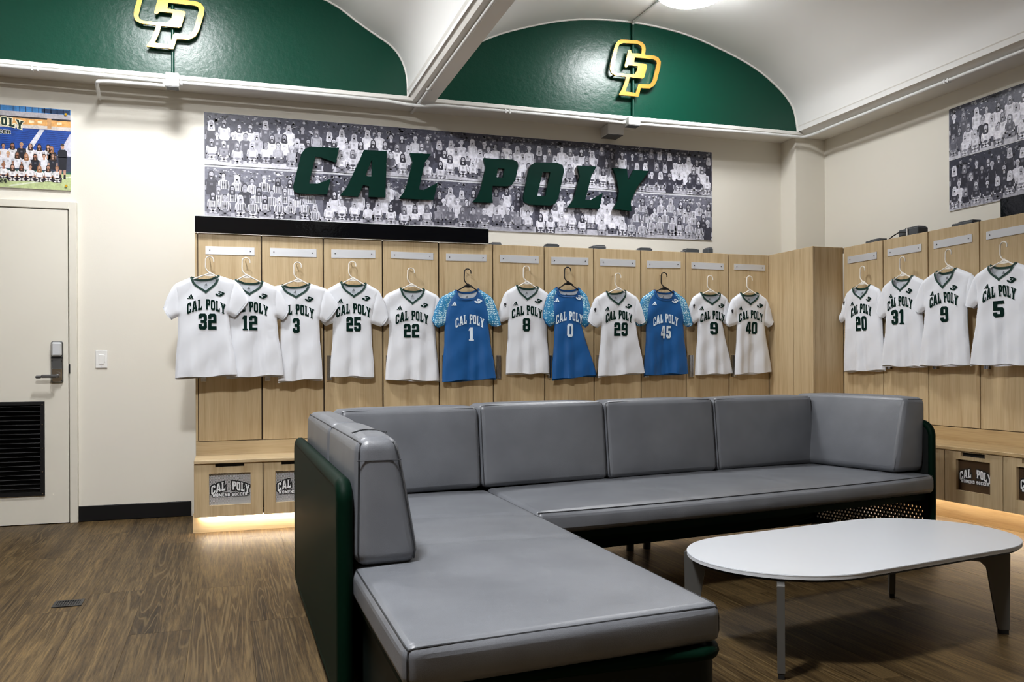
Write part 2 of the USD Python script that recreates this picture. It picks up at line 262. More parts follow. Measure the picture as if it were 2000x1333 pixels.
# grey leather: smooth, with a faint grain and the soft sheen of vinyl
mat('leather', {'t': ('texture_coordinate', {}), 'n': ('noise_texture', {'scale': 420.0, 'detail': 3.0}), 'n2': ('noise_texture', {'scale': 5.0, 'detail': 3.0}),
                'mx': ('math', {'math_type': 'multiply_add', 'value2': 5.0}), 'b': ('bump', {'strength': .14, 'distance': .003}),
                'r': ('rgb_ramp', {'ramp': [(.3, lin(100, 103, 109)), (.7, lin(112, 115, 121))]}),
                'p': ('principled_bsdf', {'roughness': .38, 'specular_ior_level': .55})},
    [('t.object', 'n.vector'), ('t.object', 'n2.vector'), ('n2.fac', 'mx.value1'), ('n.fac', 'mx.value3'), ('mx.value', 'b.height'), ('b.normal', 'p.normal'), ('n2.fac', 'r.fac'), ('r.color', 'p.base_color')])
# printed photographs: the colours are in the mesh
mat('print', {'a': ('attribute', {'attribute': 'col'}), 't': ('texture_coordinate', {}), 'n': ('noise_texture', {'scale': 34.0, 'detail': 5.0, 'roughness': .7}),
              'r': ('rgb_ramp', {'ramp': [(.3, (.7, .7, .7)), (.7, (1.2, 1.2, 1.2))]}), 'x': ('mix', {'mix_type': 'multiply', 'fac': 1.0}),
              'p': ('principled_bsdf', {'roughness': .35, 'specular_ior_level': .4})},
    [('t.object', 'n.vector'), ('n.fac', 'r.fac'), ('a.color', 'x.color1'), ('r.color', 'x.color2'), ('x.color', 'p.base_color')])
# goalkeeper sleeve: white dashes on sky blue
mat('knit_dots', {'t': ('texture_coordinate', {}), 'm': ('mapping', {'scale': (105.0, 105.0, 78.0)}), 'v': ('voronoi_texture', {'scale': 1.0, 'randomness': .45}),
                  'n': ('noise_texture', {'scale': 11.0}), 'ad': ('math', {'math_type': 'multiply_add', 'value2': -.55}),
                  'r': ('rgb_ramp', {'ramp': [(.0, lin(205, 234, 242)), (.05, lin(205, 234, 242)), (.12, lin(40, 136, 184)), (1, lin(10, 104, 164))]}),
                  'p': ('principled_bsdf', {'roughness': .65})},
    [('t.object', 'm.vector'), ('m.vector', 'v.vector'), ('t.object', 'n.vector'), ('n.fac', 'ad.value1'), ('v.distance', 'ad.value3'), ('ad.value', 'r.fac'), ('r.color', 'p.base_color')])
# perforated metal of the drawer fronts
for nm, base in (('perforated', lin(222, 224, 228)), ('perforated_wood_reflection', lin(98, 76, 54))):  # brown copy: reflected wood put into the base colour
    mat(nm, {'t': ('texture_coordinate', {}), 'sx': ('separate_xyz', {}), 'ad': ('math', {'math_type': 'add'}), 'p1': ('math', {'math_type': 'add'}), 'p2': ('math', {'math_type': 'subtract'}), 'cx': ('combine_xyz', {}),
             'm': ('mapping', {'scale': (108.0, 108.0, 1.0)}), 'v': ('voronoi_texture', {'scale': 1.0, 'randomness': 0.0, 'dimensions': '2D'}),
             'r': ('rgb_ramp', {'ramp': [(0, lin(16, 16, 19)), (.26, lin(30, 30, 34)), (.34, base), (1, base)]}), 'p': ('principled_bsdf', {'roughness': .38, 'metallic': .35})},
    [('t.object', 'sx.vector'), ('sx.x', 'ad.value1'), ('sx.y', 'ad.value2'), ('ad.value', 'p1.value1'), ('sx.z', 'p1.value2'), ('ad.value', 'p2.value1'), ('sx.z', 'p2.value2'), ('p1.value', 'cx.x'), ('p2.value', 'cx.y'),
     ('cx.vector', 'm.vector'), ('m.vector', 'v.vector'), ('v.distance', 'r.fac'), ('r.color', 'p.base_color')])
# vinyl plank floor: streaks along the plank, cathedral figure, a few knots
mat('plank_wood', {'t': ('texture_coordinate', {}), 'oi': ('object_info', {}), 'mul': ('math', {'math_type': 'multiply', 'value2': 53.0}), 'add': ('vector_math', {'math_type': 'add'}),
    'm1': ('mapping', {'scale': (8.0, .26, 1.0)}), 'n1': ('noise_texture', {'scale': 1.0, 'detail': 3.0, 'roughness': .55, 'distortion': .5}),
    'm2': ('mapping', {'scale': (120.0, 5.0, 1.0)}), 'n2': ('noise_texture', {'scale': 1.0, 'detail': 5.0, 'roughness': .7}),
    'w': ('math', {'math_type': 'multiply', 'value2': 110.0}), 'sn': ('math', {'math_type': 'sine'}), 'sr': ('map_range', {'from_min': .45, 'from_max': 1.0, 'clamp': True}),
    'c1': ('rgb_ramp', {'ramp': [(.25, lin(42, 31, 17)), (.40, lin(70, 55, 33)), (.52, lin(90, 73, 46)), (.62, lin(73, 58, 36)), (.78, lin(96, 79, 51))]}),
    'c2': ('rgb_ramp', {'ramp': [(.34, (.36, .33, .30)), (.5, (1, 1, 1)), (.66, (1.75, 1.72, 1.6))]}),
    'mx': ('mix', {'mix_type': 'multiply', 'fac': .85}), 'mk': ('noise_texture', {'scale': 1.0, 'detail': 1.0}), 'm3': ('mapping', {'scale': (5.0, .7, 1.0)}),
    'mr': ('map_range', {'from_min': .46, 'from_max': .60, 'clamp': True}), 'mm': ('math', {'math_type': 'multiply'}), 'mm2': ('math', {'math_type': 'multiply', 'value2': .38}),
    'mx2': ('mix', {'mix_type': 'mix', 'color2': lin(128, 108, 74)}), 'dk': ('math', {'math_type': 'multiply', 'value2': .75}), 'mxd': ('mix', {'mix_type': 'multiply', 'color2': (.50, .46, .40)}),
    'tone': ('map_range', {'from_min': 0.0, 'from_max': 1.0, 'to_min': .86, 'to_max': 1.12}), 'mx3': ('vector_math', {'math_type': 'scale'}),
    'b': ('bump', {'strength': .12, 'distance': .003}), 'p': ('principled_bsdf', {'roughness': .5, 'specular_ior_level': .22})},
    [('t.object', 'add.vector1'), ('oi.random', 'mul.value1'), ('mul.value', 'add.vector2'), ('add.vector', 'm1.vector'), ('m1.vector', 'n1.vector'), ('add.vector', 'm2.vector'), ('m2.vector', 'n2.vector'),
     ('n1.fac', 'w.value1'), ('w.value', 'sn.value1'), ('sn.value', 'sr.value'), ('n1.fac', 'c1.fac'), ('n2.fac', 'c2.fac'), ('c1.color', 'mx.color1'), ('c2.color', 'mx.color2'),
     ('add.vector', 'm3.vector'), ('m3.vector', 'mk.vector'), ('mk.fac', 'mr.value'), ('mr.result', 'mm.value1'), ('sr.result', 'mm.value2'), ('mm.value', 'mm2.value1'), ('mm2.value', 'mx2.fac'),
     ('mr.result', 'dk.value1'), ('dk.value', 'mxd.fac'), ('mx.color', 'mxd.color1'), ('mxd.color', 'mx2.color1'), ('oi.random', 'tone.value'), ('mx2.color', 'mx3.vector1'), ('tone.result', 'mx3.scale'), ('mx3.vector', 'p.base_color'), ('n2.fac', 'b.height'), ('b.normal', 'p.normal')])

# ------------------------------------------------------------------ the room
X0, X1, Y0, Y1 = -5.06, 5.0, -1.6, 6.71          # walls
ZB = 3.03                                         # underside of the beams
ARC_R = [(0, 3.825), (.33, 3.807), (.62, 3.757), (.985, 3.645), (1.2225, 3.54), (1.404, 3.4165), (1.495, 3.33), (1.551, 3.2415), (1.578, 3.117), (1.586, ZB + .03)]
ARC_L = [(0, 3.84), (.33, 3.825), (.62, 3.79), (1.003, 3.70), (1.2225, 3.568), (1.334, 3.502), (1.447, 3.436), (1.515, 3.37), (1.56, 3.283), (1.581, 3.183), (1.586, ZB + .03)]
BAYS = [(3.095, ARC_R), (-.292, ARC_L), (-3.6, ARC_R)]
def arc_profile(xc, arc):
    p = np.array(arc); left = np.column_stack([xc - p[::-1, 0], p[::-1, 1]]); right = np.column_stack([xc + p[1:, 0], p[1:, 1]])
    q = np.vstack([left, right])
    return smooth_path(np.column_stack([q[:, 0], np.zeros(len(q)), q[:, 1]]), 3)[:, [0, 2]]
YF = 6.44                                         # face of the lunettes and of the cornice beam
def rect_mesh(a, b, c, d): return trimesh.Trimesh([a, b, c, d], [[0, 1, 2], [0, 2, 3]], process=False)

fl = thing('floor', kind='structure')
obj('subfloor', box((X0, Y0, -.08), (X1, Y1, -.006)), 'black_matte', fl)
rnd = random.Random(5)
PW, PL = .2325, 1.9
k0 = math.floor((X0 - .094) / PW)
for k in range(k0, 60):
    xa, xb = .094 + k * PW, .094 + (k + 1) * PW
    xa, xb = max(xa, X0), min(xb, X1)
    if xb - xa < .02: continue
    y = Y0 - rnd.random() * PL
    while y < Y1:
        a, b = max(y, Y0), min(y + PL, Y1); y += PL
        if b - a < .03: continue
        obj('plank', box((xa + .0002, a + .0002, -.006), (xb - .0002, b - .0002, 0), .0005), 'plank_wood', fl)

wb = thing('wall_back', kind='structure')
wu = thing('wall_upper', kind='structure')
obj('lower_wall', box((X0, Y1, 0), (X1, Y1 + .12, ZB + .05)), 'paint_wall', wb)
for xc, arc in BAYS:
    pr = arc_profile(xc, arc)
    obj('lunette', extrude(Polygon([(xc - 1.6, ZB + .03)] + [(x, z + .02) for x, z in pr] + [(xc + 1.6, ZB + .03)]), .1, lambda q: np.stack([q[:, 0], YF + .105 - q[:, 2], q[:, 1]], 1)), 'paint_green', wu,
        label='dark green arched panel of the wall under the vault')
    rim = np.column_stack([pr[:, 0], np.full(len(pr), YF - .001), pr[:, 1] - .002])
    obj('lunette_edge', tube(rim, .009, 6), 'paint_trim', wu)
wr = thing('wall_right', kind='structure'); obj('wall_face', box((X1, Y0, 0), (X1 + .12, Y1 + .12, 3.9)), 'paint_wall', wr)
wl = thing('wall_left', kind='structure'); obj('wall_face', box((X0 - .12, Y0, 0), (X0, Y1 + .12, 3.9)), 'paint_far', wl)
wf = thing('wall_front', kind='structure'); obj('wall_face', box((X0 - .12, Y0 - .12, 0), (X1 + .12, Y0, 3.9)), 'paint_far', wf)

ce = thing('ceiling', kind='structure')
for xc, arc in BAYS:
    pr = arc_profile(xc, arc)
    up = [(x, z + .1) for x, z in pr[::-1]]
    # plaster vault shell, running the depth of the room
    n = len(pr); th = .1
    nor = np.gradient(pr, axis=0); nor = np.column_stack([-nor[:, 1], nor[:, 0]]); nor /= np.linalg.norm(nor, axis=1, keepdims=True)
    outp = pr + nor * th
    v = []
    for yy in (Y0, YF + .1):
        v += [(x, yy, z) for x, z in pr] + [(x, yy, z) for x, z in outp]
    fs = []
    for i in range(n - 1):
        a, b = i, i + 1; A, B = 2 * n + i, 2 * n + i + 1
        fs += [[a, B, b], [a, A, B]]
        a, b, A, B = a + n, b + n, A + n, B + n
        fs += [[a, b, B], [a, B, A]]
    obj('vault', trimesh.Trimesh(v, fs, process=False), 'paint_ceiling', ce, smooth=30)
obj('roof_slab', box((X0 - .2, Y0 - .2, 4.0), (X1 + .2, Y1 + .2, 4.1)), 'paint_ceiling', ce)
# beams: the cornice beam on the back wall, the beam on the right wall, the cross beam between the bays
def trim(n, lo, hi, m='paint_trim'):
    return obj(f'trim_{n}', box(lo, hi, .006), m, kind='structure')
trim(1, (X0, YF - .006, ZB), (X1, Y1 + .01, ZB + .034))
def beam(n, prof):
    obj(f'trim_{n}', extrude(Polygon(prof), YF - .004 - Y0, lambda q: np.stack([q[:, 0], YF - .004 - q[:, 2], q[:, 1]], 1)), 'paint_trim', kind='structure')
beam(2, [(4.672, ZB + .075), (4.686, ZB + .05), (4.755, ZB - .002), (X1 + .01, ZB - .002), (X1 + .01, ZB + .075)])
beam(3, [(1.285, ZB + .075), (1.296, ZB + .05), (1.326, ZB - .002), (1.490, ZB - .002), (1.508, ZB + .04), (1.518, ZB + .075)])
beam(4, [(-2.02, ZB + .075), (-2.01, ZB + .05), (-1.995, ZB - .002), (-1.90, ZB - .002), (-1.88, ZB + .04), (-1.872, ZB + .075)])
obj('trim_5', box((4.70, 6.50, 0), (X1 + .01, Y1 + .01, ZB + .001), .004), 'paint_wall', kind='structure')   # pilaster in the corner
bb = obj('baseboard_back', box((-.9687, Y1 - .012, 0), (-.2365, Y1 + .001, .108), .004), 'baseboard_black', kind='structure')

# ------------------------------------------------------------------ door with lock and louver
dr = thing('door_1', kind='structure', loc=(-1.48, 6.70, 0))
DX0, DX1, DZ = -1.935, -1.022, 2.1415
obj('door_frame', cat_([box((DX1 + .006, Y1 - .045, 0), (-.966, Y1 + .01, 2.20), .004), box((DX0 - .062, Y1 - .045, 0), (DX0 - .006, Y1 + .01, 2.20), .004), box((DX0 - .006, Y1 - .045, DZ + .006), (DX1 + .006, Y1 + .01, 2.20), .004)]), 'door_paint', dr)
obj('gap_shadow_strip', box((DX0 - .006, Y1 - .004, 0), (DX1 + .006, Y1 + .003, DZ + .006)), 'black_matte', dr)
# leaf with the louver opening
leaf = Polygon([(DX0, .006), (DX1, .006), (DX1, DZ), (DX0, DZ)], [[(-1.77, .205), (-1.172, .205), (-1.172, .832), (-1.77, .832)]])
obj('door_leaf', extrude(leaf, .034, on_back(Y1 - .003)), 'door_paint', dr)
fr = Polygon([(-1.775, .198), (-1.168, .198), (-1.168, .836), (-1.775, .836)], [[(-1.748, .224), (-1.194, .224), (-1.194, .812), (-1.748, .812)]])
lv = part_group('louver', dr)
obj('louver_frame', extrude(fr, .012, on_back(Y1 - .036)), 'louver_black', lv)
for i in range(19):
    z = .236 + i * .0308
    obj('louver_slat', trimesh.Trimesh(box((-1.75, -.002, -.019), (-1.19, .002, .019)).vertices @ np.array([[1, 0, 0], [0, .6, -.8], [0, .8, .6]]).T + [0, Y1 - .030, z], box((0, 0, 0), (1, 1, 1)).faces, process=False), 'louver_black', lv)
for zz in (.815, .68, .52, .36, .212):
    obj('screw', cyl((-1.181, Y1 - .052, zz), (-1.181, Y1 - .046, zz), .004, 8), 'chrome', lv)
lk = part_group('lock', dr)
obj('lock_plate', box((-1.127, Y1 - .056, .962), (-1.052, Y1 - .036, 1.244), .008), 'steel_grey', lk)
obj('keypad_cover', box((-1.121, Y1 - .078, 1.142), (-1.058, Y1 - .054, 1.238), .010), 'aluminium', lk)
obj('lock_band', box((-1.1255, Y1 - .058, 1.128), (-1.0535, Y1 - .055, 1.139)), 'rubber', lk)
obj('lever_rose', cat_([box((-1.121, Y1 - .061, .968), (-1.058, Y1 - .055, 1.058), .003), cyl((-1.088, Y1 - .060, 1.008), (-1.088, Y1 - .072, 1.008), .028, 20)]), 'chrome', lk, smooth=30)
obj('lever', cat_([cyl((-1.088, Y1 - .070, 1.008), (-1.088, Y1 - .108, 1.008), .013, 14), box((-1.178, Y1 - .114, .996), (-1.080, Y1 - .096, 1.018), .006), box((-1.213, Y1 - .110, .993), (-1.176, Y1 - .092, 1.012), .006)]), 'steel_grey', lk, smooth=30)
for x in (-1.119, -1.060):
    for zz in (1.112, .974):
        obj('screw', cyl((x, Y1 - .064, zz), (x, Y1 - .055, zz), .0035, 8), 'rubber', lk)
obj('strike_plate', box((-1.0175, Y1 - .048, 1.024), (-1.009, Y1 - .040, 1.088)), 'rubber', dr)

sw = thing('light_switch', 'white rocker light switch on the cream wall between door and lockers', 'light switch', (-.819, Y1, 1.06))
obj('wall_plate', box((-.857, Y1 - .008, 1.060), (-.781, Y1 + .0005, 1.185), .003), 'plastic_white', sw)
obj('rocker', box((-.836, Y1 - .0125, 1.088), (-.802, Y1 - .006, 1.155), .003), 'plastic_white', sw)
obj('dimmer', box((-.799, Y1 - .011, 1.100), (-.7945, Y1 - .006, 1.148), .001), 'plastic_white', sw)
for zz in (1.072, 1.172):
    obj('screw', cyl((-.819, Y1 - .0095, zz), (-.819, Y1 - .007, zz), .003, 8), 'aluminium', sw)

# ------------------------------------------------------------------ ceiling lamps
for xc, lm, yy, lab in ((3.20, 'lamp_right', 5.62, 'round white ceiling lamp glowing on the right-hand vault, cut by the top edge'),
                        (-.36, 'lamp_left', 5.25, 'round ceiling lamp on the middle vault, out of view above the door wall'),
                        (-.36, 'lamp_front', 1.8, 'round ceiling lamp on the middle vault, out of view above the viewer')):
    t = thing('ceiling_lamp', lab, 'ceiling lamp', (xc, yy, 3.80), 'round lamps on the vaults')
    obj('lamp_housing', cat_([cyl((xc, yy, 3.845), (xc, yy, 3.735), .245, 40)]), 'plastic_white', t, smooth=30)
    prof = [(.0, .0), (.24, .0), (.24, -.012), (.22, -.026), (.14, -.036), (.0, -.04)]
    d = trimesh.creation.revolve(np.array(prof)[::-1], sections=40); d.apply_translation((xc, yy, 3.734))
    obj('lamp_diffuser', d, lm, t, smooth=40)

# ------------------------------------------------------------------ conduits and boxes under the cornice
def conduit(name, pts, r, label, m='pipe_white', clips=()):
    t = thing(name, label, 'conduit', pts[0])
    obj('pipe', tube(smooth_path(pts, 4), r, 10), m, t, smooth=40)
    for c in clips:
        for c1 in (c if isinstance(c, list) else [c]): obj('clip', c1, m, t)
    return t
yp = YF - .019
def cl(x, z): return [box((x - .022, yp - .014, z - .016), (x - .012, yp + .014, z + .016)), box((x + .012, yp - .014, z - .016), (x + .022, yp + .014, z + .016))]
conduit('conduit', [(-5.0, yp, 3.014), (-1.9, yp, 3.014), (-1.2, yp, 3.014), (-.386, yp, 3.008)], .0125, 'white conduit along the cornice left of the left junction box', clips=[cl(-1.17, 3.014)])
conduit('conduit', [(-.28, yp, 3.008), (.2, yp, 3.010), (.95, yp, 3.010), (1.16, yp, 3.005), (1.28, yp - .015, 2.99), (1.40, yp - .02, 2.988), (1.52, yp - .008, 3.004), (1.7, yp, 3.008), (2.4, yp, 3.009), (2.85, yp, 3.004), (3.03, yp - .008, 2.998)], .0125,
        'long white conduit along the cornice over the big team photo banner', clips=[cl(2.06, 3.009)])
conduit('conduit', [(3.165, yp - .008, 2.998), (3.3, yp, 3.002), (4.2, yp, 3.012), (4.6, yp, 3.012), (4.735, yp - .06, 3.012), (4.738, 5.9, 3.012), (4.738, 4.0, 3.012), (4.738, -1.5, 3.012)], .0125,
        'white conduit turning from the cornice onto the right-hand beam', clips=[box((4.724, 4.83, 2.996), (4.752, 4.84, 3.026)), box((4.724, 4.86, 2.996), (4.752, 4.87, 3.026))])
conduit('conduit', [(1.372, 6.69, 3.016), (1.372, 6.3, 3.013), (1.372, 5, 3.013), (1.372, 2, 3.013), (1.372, -1.5, 3.013)], .0115, 'white conduit running along the underside of the cross beam', clips=[box((1.352, 6.07, 3.004), (1.392, 6.085, 3.027))])
conduit('conduit', [(-.82, YF + .25, 2.93), (-.81, YF + .10, 2.932), (-.80, yp - .01, 2.955), (-.76, yp - .012, 2.968), (-.6, yp - .012, 2.972), (-.38, yp - .012, 2.974)], .0125, 'short bent conduit dipping behind the cornice beside the left junction box')
conduit('conduit', [(-.332, YF - .014, 3.81), (-.332, YF - .014, 3.5), (-.332, YF - .014, 3.03)], .011, 'dark green upright conduit behind the left gold emblem', 'pipe_green')
conduit('conduit', [(3.12, YF - .014, 3.80), (3.12, YF - .014, 3.5), (3.12, YF - .014, 3.015)], .011, 'dark green upright conduit behind the right gold emblem', 'pipe_green')
conduit('conduit', [(3.12, YF - .012, 3.80), (3.12, YF - .06, 3.812), (3.125, 6.1, 3.812), (3.13, 5.80, 3.812)], .011, 'white conduit from the right arch to the glowing ceiling lamp')
def jbox(label, x0, x1, z0, z1, y0=None):
    y0 = YF - .085 if y0 is None else y0
    t = thing('junction_box', label, 'junction box', ((x0 + x1) / 2, YF, z0))
    obj('box_body', box((x0, y0, z0 + .004), (x1, YF - .002, z1), .004), 'pipe_white', t)
    obj('box_underside', box((x0 + .004, y0 + .004, z0), (x1 - .004, YF - .006, z0 + .004)), 'box_bottom', t)
    for s in (x0 - .010, x1 + .010):
        obj('fitting', cyl((s - .010, yp, (z0 + z1) / 2), (s + .010, yp, (z0 + z1) / 2), .018, 12), 'pipe_white', t, smooth=40)
jbox('white junction box on the cornice under the left gold emblem', -.376, -.290, 2.955, 3.052)
jbox('white junction box on the cornice under the right gold emblem', 3.048, 3.150, 2.968, 3.038)
t = thing('junction_box', 'second, lower box with a dark underside behind the right junction box', 'junction box', (2.99, 6.62, 2.93))
obj('box_body', box((2.96, 6.56, 2.944), (3.10, Y1 - .001, 3.029), .004), 'pipe_white', t); obj('box_underside', box((2.964, 6.564, 2.940), (3.096, Y1 - .004, 2.9445)), 'box_bottom', t)

# ------------------------------------------------------------------ emblem on the lunettes
def emblem(dx, dz, label):
    P = Polygon([(x + dx, z + dz) for x, z in cp[0]], [[(x + dx, z + dz) for x, z in h] for h in cp[1:]]).buffer(0)
    P = P.buffer(-.006).buffer(.012).buffer(-.006)
    c = P.centroid
    t = thing('wall_emblem', label, 'emblem', (c.x, YF, P.bounds[1]))
    obj('gold_outline', extrude(P.simplify(.001), .014, on_back(6.404)), 'logo_gold', t)
    for q in ((P.bounds[0] + .075, P.bounds[1] + .20), (c.x + .06, c.y + .12), (c.x, P.bounds[1] + .02), (c.x - .02, c.y - .02)):
        q = P.boundary.interpolate(P.boundary.project(Point(q))); q = P.buffer(-.012).boundary.interpolate(P.buffer(-.012).boundary.project(q))
        obj('standoff', cyl((q.x, YF + .002, q.y), (q.x, 6.404, q.y), .008, 10), 'dark_metal', t)
emblem(0, 0, 'gold interlocking C and P emblem on the right green arch')
emblem(cp_shift[0], cp_shift[1], 'gold interlocking C and P emblem on the left green arch, cut by the top edge')

# ------------------------------------------------------------------ block lettering (own outlines)
def ring(w, hx0, hx1, hy0, hy1, c=.13, y0=0, y1=1):
    o = sbox(0, y0, w, y1); o = Polygon([(c, y0), (w - c, y0), (w, y0 + c), (w, y1 - c), (w - c, y1), (c, y1), (0, y1 - c), (0, y0 + c)])
    return o, sbox(hx0, hy0, hx1, hy1)
def B_(*a): return sbox(min(a[0], a[2]), min(a[1], a[3]), max(a[0], a[2]), max(a[1], a[3]))
def cham(w, c=.12): return Polygon([(c, 0), (w - c, 0), (w, c), (w, 1 - c), (w - c, 1), (c, 1), (0, 1 - c), (0, c)])
def glyph(ch):
    w = .62; U = unary_union
    if ch in 'O0':
        o, h = ring(w, .22, .40, .2, .8); return o.difference(h), w
    if ch == 'C':
        o, h = ring(w, .22, .42, .2, .8); return o.difference(h).difference(B_(.40, .36, .7, .64)), w
    if ch == 'A':
        g = Polygon([(.02, 0), (.26, 0), (.30, .2), (.46, .2), (.50, 0), (.74, 0), (.54, 1), (.22, 1)]).difference(Polygon([(.335, .37), (.425, .37), (.38, .78)]))
        return U([g, B_(-.02, 0, .30, .09), B_(.46, 0, .78, .09)]), .76
    if ch == 'L': return U([B_(.06, 0, .29, 1), B_(0, 0, .6, .2), Polygon([(.42, .15), (.6, .15), (.6, .42), (.50, .34)]), B_(0, .9, .35, 1)]), .6
    if ch == 'P':
        o, h = ring(w, .28, .41, .60, .82, .12, .40, 1); return U([o.union(B_(.05, .40, .3, 1)).difference(h), B_(.05, 0, .28, 1), B_(0, 0, .34, .09), B_(0, .9, .2, 1)]), w
    if ch == 'R':
        o, h = ring(w, .26, .41, .62, .82, .12, .42, 1); return U([o.union(B_(0, .42, .3, 1)).difference(h), B_(0, 0, .23, 1), Polygon([(.26, .45), (.48, .45), (.66, 0), (.41, 0)])]), .66
    if ch == 'Y': return U([Polygon([(0, 1), (.25, 1), (.37, .66), (.49, 1), (.74, 1), (.49, .44), (.49, 0), (.25, 0), (.25, .44)]), B_(-.03, .91, .30, 1), B_(.44, .91, .77, 1), B_(.18, 0, .56, .09)]), .74
    if ch == 'W': return Polygon([(0, 1), (.22, 1), (.31, .4), (.40, .85), (.52, .85), (.61, .4), (.70, 1), (.92, 1), (.75, 0), (.53, 0), (.46, .4), (.39, 0), (.17, 0)]), .92
    if ch == 'M': return Polygon([(0, 0), (0, 1), (.24, 1), (.42, .5), (.6, 1), (.84, 1), (.84, 0), (.62, 0), (.62, .5), (.47, .12), (.37, .12), (.22, .5), (.22, 0)]), .84
    if ch == 'N': return Polygon([(0, 0), (0, 1), (.22, 1), (.44, .45), (.44, 1), (.66, 1), (.66, 0), (.44, 0), (.22, .55), (.22, 0)]), .66
    if ch == 'E': return U([B_(0, 0, .23, 1), B_(0, 0, .56, .2), B_(0, .41, .48, .59), B_(0, .8, .56, 1)]), .56
    if ch == '1': return U([B_(.10, 0, .34, 1), Polygon([(0, .82), (.12, 1), (.2, 1), (.2, .78), (0, .74)]), B_(.02, 0, .42, .1)]), .42
    if ch == '2': g = U([B_(0, .8, w, 1), B_(.38, .42, w, 1), B_(0, .41, w, .6), B_(0, 0, .24, .6), B_(0, 0, w, .2), B_(0, .66, .24, 1)]); return g.intersection(Polygon([(0, 0), (w, 0), (w, .88), (w - .12, 1), (.12, 1), (0, .88)])), w
    if ch == '3': g = U([B_(0, .8, w, 1), B_(.38, 0, w, 1), B_(.16, .41, w, .6), B_(0, 0, w, .2), B_(0, .68, .24, 1), B_(0, 0, .24, .32)]); return g.intersection(cham(w)).difference(Polygon([(w + .01, .44), (w - .06, .505), (w + .01, .57)])), w
    if ch in '5S': g = U([B_(0, .8, w, 1), B_(0, .42, .24, 1), B_(0, .41, w, .6), B_(.38, 0, w, .6), B_(0, 0, w, .2), B_(0, 0, .24, .32)] + ([B_(.38, .68, w, 1)] if ch == 'S' else [])); return g.intersection(cham(w) if ch == 'S' else Polygon([(.12, 0), (w - .12, 0), (w, .12), (w, .5), (w - .1, .6), (w, .6), (w, 1), (0, 1), (0, .12)])), w
    if ch == '4': return U([B_(.34, 0, .58, 1), B_(0, .2, .68, .38), Polygon([(0, .2), (.22, .2), (.42, 1), (.22, 1), (0, .42)])]).difference(Polygon([(.2, .39), (.34, .39), (.34, .86)])), .68
    if ch == '8': return cham(w).difference(B_(.23, .18, .39, .42)).difference(B_(.23, .59, .39, .82)).difference(Polygon([(w + .01, .45), (w - .05, .51), (w + .01, .57)])).difference(Polygon([(-.01, .45), (.05, .51), (-.01, .57)])), w
    if ch == '9': return U([cham(w).difference(B_(-.1, .30, .39, .44)).difference(B_(.23, .6, .39, .82)).difference(B_(.23, .18, .39, .44))]), w
    return None, .35
def text2d(s, h, width=None, arch=0.0, gap=.1, seg=.008, split=False):
    """outlines of a line of lettering, centred on x = 0, baseline at 0, capitals h tall; arch lowers both ends"""
    x, gs = 0, []
    for ch in s:
        g, w = glyph(ch)
        if g is not None: gs.append(affinity.translate(g, x, 0))
        x += w + gap
    x -= gap; W = width or x * h
    out = []
    for g in gs:
        g = affinity.scale(affinity.translate(g, -x / 2, 0), W / x, h, origin=(0, 0))
        g = shapely.segmentize(g, seg)
        out.append(shapely.transform(g, lambda q: np.column_stack([q[:, 0], q[:, 1] - arch * (q[:, 0] / (W / 2)) ** 2])))
    return out if split else unary_union(out)

# ------------------------------------------------------------------ big green letters and the printed photographs
sg = thing('wall_lettering', 'large dark green raised letters CAL POLY over the black and white banner', 'sign', (2.0, 6.70, 2.3))
for k in ('c', 'a', 'l', 'p', 'o', 'l2', 'y'):
    P = Polygon(letters[k][0], letters[k][1:]).buffer(0).buffer(.004).buffer(-.004)
    obj('letter', extrude(P.simplify(.001), .028, on_back(6.6915)), 'sign_green', sg)

class Print:
    """flat print: coloured polygons laid on a plane, a tenth of a millimetre apart"""
    def __init__(s, place): s.place, s.v, s.f, s.c = place, [], [], []
    def add(s, pts, rgb, layer):
        pts = np.asarray(pts, float); n = sum(len(a) for a in s.v)
        s.v.append(np.column_stack([pts, np.full(len(pts), .0004 + layer * .00012)]))
        s.f += [[n, n + i, n + i + 1] for i in range(1, len(pts) - 1)]
        s.c.append(np.tile(lin(*rgb), (len(pts), 1)))
    def shape(s, g, rgb, layer):
        for p in polys(g):
            v, fc = trimesh.creation.triangulate_polygon(p, engine='earcut'); n = sum(len(a) for a in s.v)
            s.v.append(np.column_stack([v, np.full(len(v), .0004 + layer * .00012)])); s.f += (np.asarray(fc) + n).tolist(); s.c.append(np.tile(lin(*rgb), (len(v), 1)))
    def mesh(s): return trimesh.Trimesh(s.place(np.vstack(s.v)), s.f, process=False), np.vstack(s.c)
TH = np.linspace(0, 2 * np.pi, 9)[:-1]
def ell(x, y, rx, ry): return np.column_stack([x + rx * np.cos(TH), y + ry * np.sin(TH)])
def g3(v, tint=(0, 0, 0)): return tuple(int(np.clip(v + d, 0, 255)) for d in tint)
BW = (0, 0, 12)
